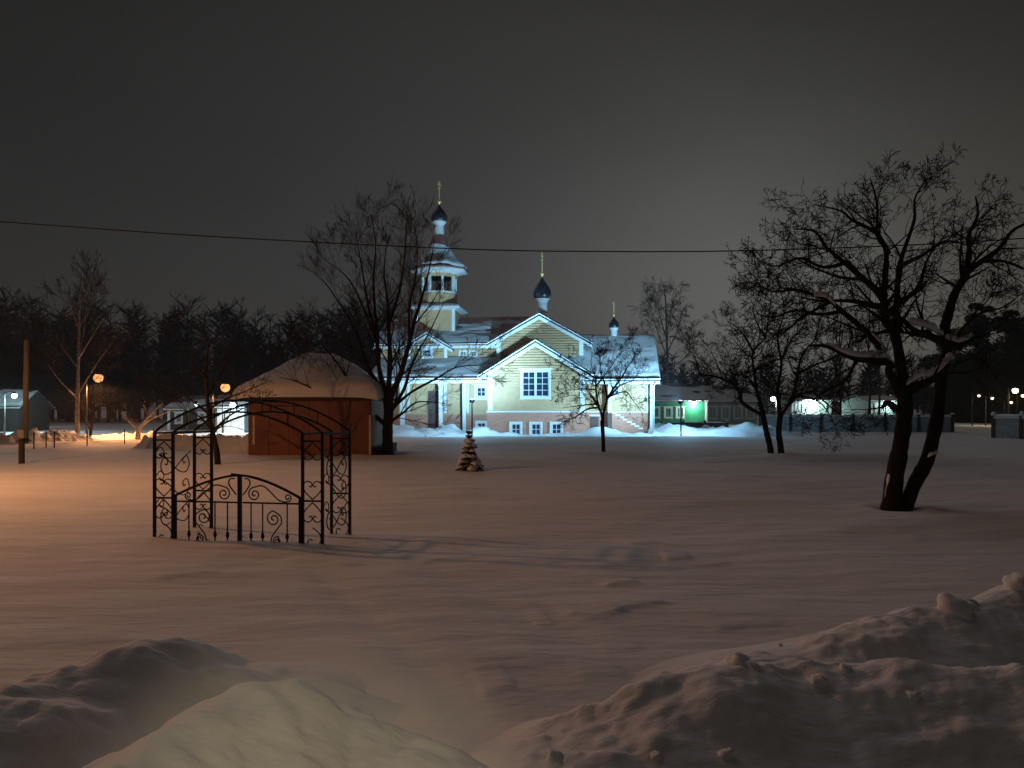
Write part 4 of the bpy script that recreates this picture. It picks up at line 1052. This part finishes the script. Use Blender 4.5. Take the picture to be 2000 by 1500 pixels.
# ------------------------------------------------------------------ wrought-iron arch with a double gate
def arch():
    th = R(10); xl = -4.712; yl = 10.2; W, Dp, pw = 2.349, 0.91, 0.267; top = 1.40
    t = empty('garden_arch', (xl, yl, 0), -th, 'black wrought-iron arch and gate with hearts and scrolls', 'garden arch')
    ir = M['iron']
    def spiral(c, r0, a0, turns, r1=0.012, n=26):
        return [(c[0] + (r0 + (r1 - r0) * i / n) * math.cos(a0 + turns * 2 * math.pi * i / n), c[1] + (r0 + (r1 - r0) * i / n) * math.sin(a0 + turns * 2 * math.pi * i / n)) for i in range(n + 1)]
    def heart(cx, z0, w, h, flip=False):
        # two scrolled halves meeting in a point
        outs = []
        for s in (-1, 1):
            pts = [(0, 0), (0.16, 0.16), (0.36, 0.38), (0.48, 0.62), (0.46, 0.84), (0.32, 0.98), (0.14, 0.97), (0.03, 0.84), (0.05, 0.72), (0.13, 0.69), (0.17, 0.76)]
            q = [(cx + s * p[0] * w, z0 + (h - p[1] * h if flip else p[1] * h)) for p in pts]
            outs.append(q)
        return outs
    def put(name, curves, mp, r=0.008):
        mb = MB()
        for c in curves:
            P = smooth_path([Vector(mp(x, z)) for x, z in c], 3); mb.tube(P, r, 6)
        return mb.build(name, ir, t, True)
    posts = [(0, 0), (pw, 0), (W - pw, 0), (W, 0), (0, Dp), (pw, Dp), (W - pw, Dp), (W, Dp)]
    for x, y in posts:
        MB().box(x - 0.0165, x + 0.0165, y - 0.0165, y + 0.0165, -0.5, top).build('post', ir, t)
    for y in (0, Dp):
        for x0, x1, rise in ((0, W, 0.42), (pw, W - pw, 0.27)):
            pts = []
            for i in range(29):
                u = i / 28; x = x0 + (x1 - x0) * u; pts.append(Vector((x, y, top + rise * math.sin(math.pi * u) ** 0.85)))
            mb = MB()
            for a, b in zip(pts[:-1], pts[1:]): mb.bar(a, b + (b - a) * 0.12, 0.024)
            mb.build('arch_bar', ir, t)
        # struts between the two arches
        for u in (0.2, 0.35, 0.5, 0.65, 0.8):
            a = Vector((W * u, y, top + 0.42 * math.sin(math.pi * u) ** 0.85)); uu = (W * u - pw) / (W - 2 * pw); uu = min(max(uu, 0.02), 0.98)
            b = Vector((W * u, y, top + 0.27 * math.sin(math.pi * uu) ** 0.85)); MB().bar(a, b, 0.012).build('arch_strut', ir, t)
        for x0 in (0, W - pw):
            for z in (1.30, 0.54):
                MB().bar((x0 + 0.02, y, z), (x0 + pw - 0.02, y, z), 0.022).build('cross_bar', ir, t)
            mp = lambda x, z, y=y: (x, y, z); cx = x0 + pw / 2
            put('heart', heart(cx, 1.06, pw * 0.98, 0.22, True), mp); put('heart', heart(cx, 0.56, pw * 0.98, 0.23), mp); put('heart', heart(cx, 0.27, pw * 0.98, 0.25, True), mp)
            sc = [[(cx + 0.0, 0.20), (cx + 0.1, 0.12), (cx + 0.105, 0.02), (cx + 0.03, -0.05), (cx - 0.06, -0.02), (cx - 0.05, 0.05), (cx + 0.0, 0.04)]]
            put('scroll', sc, mp)
    for x, y0, y1 in ((0, 0, Dp), (pw, 0, Dp), (W - pw, 0, Dp), (W, 0, Dp)):
        MB().bar((x, y0 + 0.02, top - 0.012), (x, y1 - 0.02, top - 0.012), 0.024).build('top_rail', ir, t)
    for u in (0.3, 0.5, 0.7):
        z = top + 0.42 * math.sin(math.pi * u) ** 0.85
        MB().bar((W * u, 0.015, z), (W * u, Dp - 0.015, z), 0.014).build('arch_rung', ir, t)
    # S-scrolls in the side panels
    for x in (0.0, W):
        mp = lambda y, z, x=x: (x, y, z)
        for zc in (0.98, 0.66, 0.30):
            for s, oy in ((1, 0.10), (-1, Dp - 0.10)):
                c = [(oy, zc + 0.13), (oy + s * 0.20, zc + 0.03), (oy + s * 0.42, zc - 0.12), (oy + s * 0.60, zc - 0.15), (oy + s * 0.68, zc - 0.04), (oy + s * 0.62, zc + 0.07), (oy + s * 0.53, zc + 0.03), (oy + s * 0.55, zc - 0.03), (oy + s * 0.59, zc - 0.01)]
                if s > 0 or zc != 0.66: put('scroll', [c], mp)
            c2 = [(0.03, zc + 0.16), (0.12, zc + 0.22), (0.20, zc + 0.16), (0.16, zc + 0.09), (0.10, zc + 0.12)]
            put('scroll', [c2], mp, 0.007)
    # the double gate
    g0, g1, gc = pw + 0.035, W - pw - 0.035, 1.215
    MB().box(gc - 0.022, gc + 0.022, -0.022, 0.022, -0.5, 0.86).build('centre_post', ir, t)
    for a, b, s in ((g0, gc - 0.03, -1), (gc + 0.03, g1, 1)):
        hinge, inner = (a, b) if s < 0 else (b, a)
        lf = MB()
        lf.box(hinge - 0.015, hinge + 0.015, -0.015, 0.015, -0.5, 0.585)
        pts = [Vector((inner + (hinge - inner) * i / 12, 0, 0.85 - 0.275 * (i / 12) ** 1.55)) for i in range(13)]
        for p, q in zip(pts[:-1], pts[1:]): lf.bar(p, q + (q - p) * 0.1, 0.028)
        lf.bar((a + 0.016, 0, 0.50), (b, 0, 0.50), 0.020)
        lf.bar((a + 0.016, 0.002, -0.10), (b, 0.002, -0.10), 0.020)
        leaf = lf.build('gate_leaf', ir, t)
        Lw = abs(hinge - inner)
        for k in (0.16, 0.36, 0.78):
            x = inner + (hinge - inner) * k
            bb = MB().bar((x, 0, -0.35), (x, 0, 0.49), 0.013); bb.lathe([(0.008, -0.05), (0.024, -0.015), (0.02, 0.015), (0.008, 0.05)], 8, (x, 0, 0.08)); bb.build('baluster', ir, leaf)
        def sc(pts, nm='scroll', r=0.009):
            mb = MB(); mb.tube(smooth_path([Vector((inner + (hinge - inner) * p[0], 0, p[1])) for p in pts], 4), r, 6); mb.build(nm, ir, leaf, True)
        sp = lambda cx, cz, r0, a0, tn: [(cx + x / Lw, cz + z) for x, z in spiral((0, 0), r0, a0, tn)]
        sc(list(reversed(sp(0.22, 0.61, 0.09, R(100), 1.6))) + [(0.36, 0.72), (0.5, 0.64), (0.62, 0.55), (0.72, 0.52)] + sp(0.79, 0.575, 0.05, R(-80), 1.3))
        sc([(0.02, 0.60), (0.08, 0.66), (0.14, 0.74), (0.12, 0.80), (0.05, 0.81)])
        sc(list(reversed(sp(0.55, 0.30, 0.10, R(95), 1.5))) + [(0.66, 0.34), (0.68, 0.25), (0.60, 0.16), (0.52, 0.07), (0.50, -0.02)])
        sc(list(reversed(sp(0.60, 0.02, 0.05, R(90), 1.3))) + [(0.62, 0.08), (0.66, 0.0)])
    MB().bar((gc - 0.10, -0.03, 0.865), (gc + 0.04, -0.03, 0.852), 0.03).build('latch', ir, t)
    return t
arch()

# ------------------------------------------------------------------ red shed with a snow-heaped hip roof
def shed():
    y0 = 28.4; a = at(485, 800, y0).x; b = at(724, 800, y0).x; w = b - a; dep = 5.2; wh = 2.06
    t = empty('shed', (a, y0, 0), 0, 'rust-red shed under a thick dome of snow', 'shed')
    MB().box(0, w, 0, dep, -0.5, wh).build('body', M['barn'], t)
    # clad front: broad vertical panels, battens hardly proud
    n = 6
    for k in range(n):
        MB().box(w * k / n + 0.010, w * (k + 1) / n - 0.010, -0.022, -0.002, -0.4, wh - 0.02).build('panel', M['barn'], t)
    MB().box(0.17, 0.25, -0.045, -0.024, 0.42, 1.45).build('trim_strip', M['barntrim'], t)
    MB().box(w - 0.06, w + 0.02, -0.04, -0.024, 0.05, 1.5).build('trim_strip', M['barntrim'], t)
    MB().box(w + 0.003, w + 0.03, 0.1, dep - 0.1, 0.35, wh - 0.05).build('side_wall', M['render'], t)
    MB().box(w + 0.003, w + 0.25, 0.4, dep - 0.4, -0.3, 0.30).build('side_bench', M['darkwood'], t)
    MB().box(-0.35, w + 0.22, -0.2, dep + 0.2, wh + 0.003, wh + 0.10).build('eaves', M['darkwood'], t)
    x0, x1, q0, q1 = -0.55, w + 0.36, -0.30, dep + 0.30
    nx, ny = 90, 90
    X, Y = np.meshgrid(np.linspace(x0, x1, nx), np.linspace(q0, q1, ny), indexing='ij')
    cx = at(622, 700, y0 + dep / 2).x - a; 
    ex = np.where(X < cx, (X - x0) / (cx - x0), (x1 - X) / (x1 - cx)); ey = np.where(Y < dep / 2, (Y - q0) / (dep / 2 - q0), (q1 - Y) / (q1 - dep / 2))
    px_ = np.clip(ex * 1.10, 0, 1); py_ = np.clip(ey * 1.0, 0, 1)
    m = -np.log(np.exp(-px_ * 8) + np.exp(-py_ * 8)) / 8 + 0.08
    m = np.clip(m, 0, 1); peak = 1.55
    edge = np.minimum(np.minimum(X - x0, x1 - X), np.minimum(Y - q0, q1 - Y))
    lip = 0.34 * np.sqrt(np.clip(edge / 0.35, 0, 1) * (2 - np.clip(edge / 0.35, 0, 1)))
    Z = wh - 0.03 + lip + 0.12 * np.clip(edge / 0.12, 0, 1) + peak * np.clip(m, 0, 0.93) + 0.16 * fbm(X / 1.1, Y / 1.1, 91, 3) * np.clip(edge / 0.5, 0, 1)
    V = np.stack([X.ravel(), Y.ravel(), Z.ravel()], 1)
    i, j = np.meshgrid(np.arange(nx - 1), np.arange(ny - 1), indexing='ij')
    Q = np.stack([i * ny + j, (i + 1) * ny + j, (i + 1) * ny + j + 1, i * ny + j + 1], -1).reshape(-1, 4)
    np_mesh('roof_snow', V, Q, M['snow'], t)
shed()

# ------------------------------------------------------------------ little spruce loaded with snow
def spruce():
    D = 21.8; b = at(916, 919, D); b.z = gz(b.x, b.y); rn = random.Random(3)
    t = empty('spruce_tree', b, 0, 'little spruce weighed down with clumps of snow', 'tree')
    H = 1.12
    MB().tube([(0, 0, -0.2), (0, 0, H * 0.6), (0.01, 0, H)], [0.03, 0.018, 0.005], 6).build('trunk', M['bark'], t, True)
    mb = MB(); snowp = []
    for lv, (z, L, nb) in enumerate(((0.07, .36, 9), (0.20, .33, 8), (0.34, .27, 8), (0.48, .21, 7), (0.61, .16, 6), (0.73, .11, 5), (0.88, .08, 4), (1.0, .05, 4))):
        for k in range(nb):
            a = 2 * math.pi * (k + 0.5 * (lv % 2)) / nb + rn.uniform(-.3, .3); l = L * rn.uniform(0.65, 1.3)
            droop = rn.uniform(0.1, 0.5) if lv < 5 else -0.4
            pts = [Vector((math.cos(a) * l * q, math.sin(a) * l * q, z - droop * l * q * q + 0.06 * q)) for q in (0, .35, .7, 1)]
            mb.tube(pts, [0.012, 0.010, 0.008, 0.004], 4, False)
            for q in range(int(70 * l / 0.3) + 8):
                u = rn.uniform(0.15, 1); i = min(2, int(u * 3)); p = pts[i].lerp(pts[i + 1], u * 3 - i); d = (pts[i + 1] - pts[i]).normalized()
                s_ = (d.cross(Vector((0, 0, 1))).normalized() * rn.choice((-1, 1)) + d * 0.8 + Vector((0, 0, rn.uniform(-.5, .2)))).normalized()
                mb.tube([p, p + s_ * rn.uniform(0.05, 0.11)], [0.013, 0.005], 3, False)
            if lv < 6 and rn.random() < 0.5: snowp.append((pts[2].lerp(pts[1], rn.random() * 0.6) + Vector((0, 0, 0.045)), (0.075 + 0.16 * l) * rn.uniform(0.75, 1.25)))
    mb.build('needles', M['needle'], t)
    for p, r in snowp:
        c = clod(p, max(0.05, r), int(p.x * 100) + 500); c.name = 'snow_clump'; c.parent = t; c.scale.z = 0.72
spruce()

# ------------------------------------------------------------------ poles, wires, fences
def utility_pole():
    D = 24.7; b = at(50, 903, D); b.z = gz(b.x, b.y); h = at(50, 664, D).z - b.z
    t = empty('utility_pole', b, 0, 'weathered utility pole lashed to a dark stub', 'utility pole')
    MB().tube([(0.0, 0, 0.65), (0.01, 0, h * 0.6), (0.03, 0, h)], [0.085, 0.08, 0.07], 10).build('pole', M['pole'], t, True)
    MB().box(-0.10, 0.03, -0.20, -0.082, -0.5, 0.95).build('stub', M['darkwood'], t)
    MB().box(-0.11, 0.11, -0.21, 0.1, 0.72, 0.76).build('lashing', M['iron'], t)
    MB().box(-0.06, 0.10, -0.26, -0.10, 0.82, 1.08).build('meter_box', M['concrete'], t)
    MB().tube([(0.02, -0.02, h - 0.02), (0.02, -0.10, h + 0.05), (0.02, -0.10, h + 0.14)], [0.02, 0.02, 0.035], 8).build('insulator', M['iron'], t, True)
utility_pole()

def overhead_cable():
    Y = 21.0; ctl = [(-700, 385), (0, 433), (400, 461), (870, 485), (1150, 491), (1480, 489), (1900, 472), (2300, 440), (2700, 395)]
    P = smooth_path([at(a, b, Y) for a, b in ctl], 12)
    o = MB().tube(P, 0.016, 6).build('overhead_cable', M['wire'], None, True)
    tag(o, 'sagging dark cable strung across the night sky', 'cable')
overhead_cable()

def wire_fence():
    t = empty('wire_fence', at(65, 800, 33), 0, 'thin wire fence with dark iron stakes before the lit bank', 'fence'); o = t.location.copy()
    pts = [(66, 882, 33), (90, 880, 34.5), (106, 888, 34), (170, 884, 36), (243, 878, 38.5), (300, 872, 40)]
    W = []
    for px, py, D in pts:
        p = at(px, py, D); z = gz(p.x, p.y); W.append(Vector((p.x, p.y, z)))
        MB().tube([Vector((p.x, p.y, z - 0.3)) - o, Vector((p.x + 0.01, p.y, z + 0.72)) - o], 0.028, 6).build('stake', M['iron'], t, True)
    for hh in (0.62, 0.4, 0.18):
        MB().tube([w + Vector((0, 0, hh)) - o for w in W], 0.006, 4).build('strand', M['iron'], t, True)
wire_fence()

# ploughed banks further off
def far_bank(pts, w, label, seed, rough=0.22, step=0.12):
    W = [at(*p) for p in pts]; xs = [p.x for p in W]; ys = [p.y for p in W]
    bank([(pts, w, w)], (min(xs) - w, max(xs) + w, min(ys) - w, max(ys) + w), step, label, seed, rough)
far_bank([(-60, 846, 37), (40, 850, 38), (110, 848, 40), (160, 852, 43)], 1.3, 'lumpy snow bank beyond the utility pole', 401, 0.5, 0.07)
far_bank([(184, 852, 46.5), (230, 849, 47), (300, 847, 46), (350, 850, 42)], 1.1, 'snow bank glowing orange under the street lamp', 402, 0.35, 0.06)
far_bank([(290, 850, 35), (420, 849, 32.5), (488, 849, 31)], 0.75, 'speckled snow bank running up to the red shed', 403, 0.30, 0.05)
far_bank([(1375, 833, 66), (1430, 836, 62), (1470, 838, 60)], 1.6, 'white heap of snow at the end of the churchyard', 404, 0.5, 0.10)
far_bank([(1284, 818, 62), (1296, 822, 62), (1310, 830, 62)], 1.2, 'floodlit snow heap at the church corner', 405, 0.4, 0.08)

def low_wall(p0, p1, topy, label, n, name='low_wall', matn='concrete', hcap=0.16, D0=62, D1=58, pillars=True):
    A = at(p0, 800, D0); B = at(p1, 800, D1); A.z = B.z = 0; L = (B - A).length; ang = math.atan2(B.y - A.y, B.x - A.x)
    t = empty(name, A, ang, label, 'wall'); h = at(p0, topy, D0).z - hcap
    for k in range(n):
        a, b = L * k / n, L * (k + 1) / n
        MB().box(a + 0.10, b - 0.10, -0.07, 0.07, -0.4, h - 0.05).build('panel', M[matn], t)
        snow_layer(t, lambda c: h - 0.05, (a + 0.08, b - 0.08), (-0.14, 0.14), hcap, lambda u, c, z: (u, c, z), (30, 7), 500 + k, name='cap_snow')
    for k in range(n + 1):
        a = L * k / n
        pl = MB().box(a - 0.11, a + 0.11, -0.12, 0.12, -0.4, h + 0.12).build('pillar', M['darkwood'], t)
        snow_layer(pl, lambda c: h + 0.122, (a - 0.12, a + 0.12), (-0.13, 0.13), hcap * 0.8, lambda u, c, z: (u, c, z), (8, 8), 600 + k, name='cap_snow')
    return t
low_wall(1485, 1860, 808, 'low concrete wall capped with snow beyond the bare trees', 6)
low_wall(1942, 2120, 806, 'stout concrete panels capped with snow at the picture edge', 3, D0=46, D1=41, hcap=0.28)
low_wall(1290, 1420, 823, 'dark low wall in front of the green house', 3, D0=70, D1=70, matn='darkwood', hcap=0.06)

# ------------------------------------------------------------------ houses behind
def house(px0, px1, D, eavey, ridgey, dep, wallm, label, wins, winy, winw, corner=True, gable_end=None, base=-0.3, roofm='slate', T=0.10, over=0.35, panes=(2, 1), group=None):
    a = at(px0, 800, D); b = at(px1, 800, D); w = b.x - a.x; h = at(px0, eavey, D).z; s = D / F
    t = empty('house', (a.x, D, 0), 0, label, 'house', group)
    zr = at(px0, ridgey, D + dep / 2).z; m = (zr - h) / (dep / 2 + over)
    MB().prism([(0, base), (dep, base), (dep, h - 0.02), (dep / 2, h + m * dep / 2 - 0.03), (0, h - 0.02)], 'x', 0.0, w).build('wall', M[wallm], t)
    rf = MB().prism([(-over, h - m * over), (dep / 2, h + m * dep / 2), (dep + over, h - m * over), (dep + over, h - m * over + 0.08), (dep / 2, h + m * dep / 2 + 0.08), (-over, h - m * over + 0.08)], 'x', -0.3, w + 0.3).build('roof', M[roofm], t)
    snow_layer(rf, lambda c: h + m * (dep / 2 - abs(c - dep / 2)) + 0.08, (-0.3, w + 0.3), (-over, dep + over), T, lambda u, c, z: (u, c, z), (50, 31), int(px0), patch=0.5)
    # board courses
    mb = MB(); z = 0.0
    while z < h - 0.2:
        mb.box(0.01, w - 0.01, -0.018, -0.001, z + 0.01, z + 0.17); z += 0.18
    o = mb.build('boarding', M[wallm], t); o['kind'] = 'stuff'
    for px in wins:
        u = at(px, 800, D).x - a.x; z0, z1 = at(px, winy[1], D).z, at(px, winy[0], D).z; ww = winw * s
        window(t, u, -0.03, z0, z1, ww, panes[0], panes[1], cas=0.13, crown=0.07, sill=True)
    if corner:
        for u in (0.0, w): MB().box(u - 0.12, u + 0.12, -0.05, 0.12, base, h - 0.05).build('corner_board', M['white'], t)
    return t, a, w, h

def wall_lamp(px, py, D, colr, power, label, k=40.0, r=0.11, out=0.35, group='white lamps on far walls'):
    p = at(px, py, D); t = empty('wall_lamp', (p.x, p.y, p.z), 0, label, 'lamp', group)
    MB().bar((0, out + 0.03, 0.12), (0, 0, 0.14), 0.03).build('bracket', M['iron'], t)
    MB().lathe([(0.02, 0.16), (r, 0.14), (r * 1.1, 0.10), (r, 0.10), (0.02, 0.12)], 12).build('hood', M['iron'], t, True)
    MB().lathe([(0.01, -r), (r * 0.7, -r * 0.7), (r, 0.0), (r * 0.7, 0.07), (0.02, 0.1)], 12).build('bulb', emat('lamp_glow', colr, k), t, True)
    point('light', t, (0, -0.02, -r - 0.08), power, colr, 0.1)

house(1262, 1379, 84, 782, 748, 8, 'green', 'green boarded house with white window frames', (1281, 1305, 1328), (797, 814), 12)
wall_lamp(1357, 786, 83.4, (0.80, 1.0, 0.92), 300, 'bright white lamp on the green house wall', 60, 0.22, 0.6)
wall_lamp(1588, 783, 103.2, (0.75, 1.0, 0.95), 500, 'assumed pale lamp over the lit shop front', 30, 0.16, 0.7)  # assumed fixture, added to brighten the shop front
wall_lamp(1738, 786, 91.3, (0.75, 1.0, 0.95), 160, 'assumed small pale lamp on the snowy house past the trunks', 14, 0.12, 0.6)  # lamp assumed here, added so that this house front is lit
house(1384, 1478, 94, 784, 752, 9, 'beige', 'long grey-beige house with tall windows next to the green one', (1392, 1417, 1441, 1465), (795, 816), 14, corner=False)
house(1548, 1622, 104, 783, 772, 10, 'teal', 'pale lit shop front behind the bare trees', (1560, 1583, 1606), (788, 806), 12, T=0.2)
house(1700, 1772, 92, 784, 773, 8, 'teal', 'pale house under snow between twin trunks and slim trees', (1716, 1752), (790, 803), 12, T=0.25)
house(1640, 1696, 120, 786, 775, 8, 'beige', 'dim low house behind the wall', (1655, 1680), (792, 806), 9, T=0.2)
house(-60, 36, 60, 794, 760, 4, 'darkwood', 'house with lit snowy roof at the picture edge', (), (800, 818), 14, T=0.22, corner=False)
house(428, 474, 56, 796, 778, 5, 'white', 'small white outbuilding beside the red shed', (452,), (806, 818), 8, T=0.2)
house(330, 424, 64, 800, 772, 7, 'darkwood', 'low house with snowy gable roof behind the dark tree', (350, 395), (808, 824), 10, T=0.2)

# lamps that are lit in the picture
def sl(px, py, D, *a, **k): return street_lamp(at(px, py, D), *a, **k)
G1 = 'orange street lamps'; G2 = 'white street lamps'; G3 = 'tiny far lights'
sl(192, 738, 46.0, SODIUM, 2600, 'orange street lamp glowing beside the birch', G1, spot=R(176), bulb=0.27, glow_k=1.7, postr=0.045, mat_='iron')
sl(440, 757, 43.0, SODIUM, 1300, 'orange street lamp glowing beside the red shed roof', G1, spot=R(176), bulb=0.25, glow_k=1.7, postr=0.045, mat_='iron')
sl(455, 791, 53.5, (0.55, 0.88, 1.0), 500, 'white street lamp just below the orange one by the shed', G2, bulb=0.19, glow_k=30)
sl(384, 790, 58.0, (0.8, 0.95, 1.0), 60, 'small white lamp behind the dark tree', G2, bulb=0.12, glow_k=8)
sl(28, 773, 55.0, (0.50, 0.92, 1.0), 900, 'cool white lamp by the house at the picture edge', G2, bulb=0.17, glow_k=30)
sl(82, 775, 75.0, (1.0, 0.97, 0.9), 40, 'tiny white lamp between utility pole and birch', G2, bulb=0.10, glow_k=6)
sl(1510, 779, 70.0, (0.80, 0.98, 1.0), 420, 'white street lamp behind the pair of leaning trees', G2, bulb=0.20, glow_k=30, arm=(-0.3, 0))
sl(1983, 763, 80.0, (1.0, 0.72, 0.33), 250, 'warm yellow street lamp at the picture edge', G1, bulb=0.28, glow_k=12)
for i, (px, py, D, c, b) in enumerate(((1912, 773, 80, (1.0, 0.85, 0.6), 0.13), (1938, 778, 82, (1.0, 0.9, 0.75), 0.14), (1975, 786, 78, (1.0, 0.75, 0.45), 0.13), (1998, 773, 90, (1.0, 0.7, 0.3), 0.2), (1740, 770, 130, (1.0, 0.75, 0.4), 0.18), (1754, 771, 140, (1.0, 0.7, 0.35), 0.16))):
    sl(px, py, D, c, 25, ['tiny warm light beside the dark evergreen', 'tiny white light, second from the evergreen', 'small light under the warm yellow lamp', 'small warm light right beside the yellow lamp',
       'tiny orange light in the gap of the twin trunks', 'second tiny orange light over the pale house'][i], G3, bulb=b, glow_k=3.0)

# assumed unseen lamp left of the frame, added to light the snow orange
sl(-560, 330, 14.5, SODIUM, 1900, 'assumed unseen sodium lamp outside the frame, lighting the field orange', G1, bulb=0.16, glow_k=60, arm=(0.9, 0), spot=R(172))

# added unseen lamp: a narrow spot aimed only at the pale drift
sh = street_lamp(Vector((0.8, -3.6, 4.4)), WARMWHITE, 1, 'added unseen spot lamp behind the viewer, aimed at the pale drift', 'added lamps', bulb=0.14, glow_k=20, arm=(0.0, 0.8), base_z=0.0)
lamp = [c for c in sh.children if c.type == 'LIGHT'][0]
lamp.data = bpy.data.lights.new('light', 'SPOT'); lamp.data.energy = 520; lamp.data.color = WARMWHITE; lamp.data.shadow_soft_size = 0.12
lamp.data.spot_size = R(15); lamp.data.spot_blend = 0.9
lamp.rotation_euler = (Vector((-0.70, 2.85, 0.42)) - Vector((0.8, -3.6, 4.2))).to_track_quat('-Z', 'Y').to_euler()

# ------------------------------------------------------------------ frosty night air
def haze():
    m = bpy.data.materials.new('haze'); m.use_nodes = True; t = m.node_tree; t.nodes.clear()
    v = t.nodes.new('ShaderNodeVolumePrincipled'); v.inputs['Color'].default_value = (0.95, 0.96, 1, 1); v.inputs['Density'].default_value = 0.0006; v.inputs['Anisotropy'].default_value = 0.2
    o = t.nodes.new('ShaderNodeOutputMaterial'); t.links.new(v.outputs[0], o.inputs['Volume'])
    h = MB().box(-4800, 4800, -4800, 4800, -3.0, 32.0).build('haze', m)
    tag(h, 'thin frosty haze in the night air', kind='stuff')
haze()
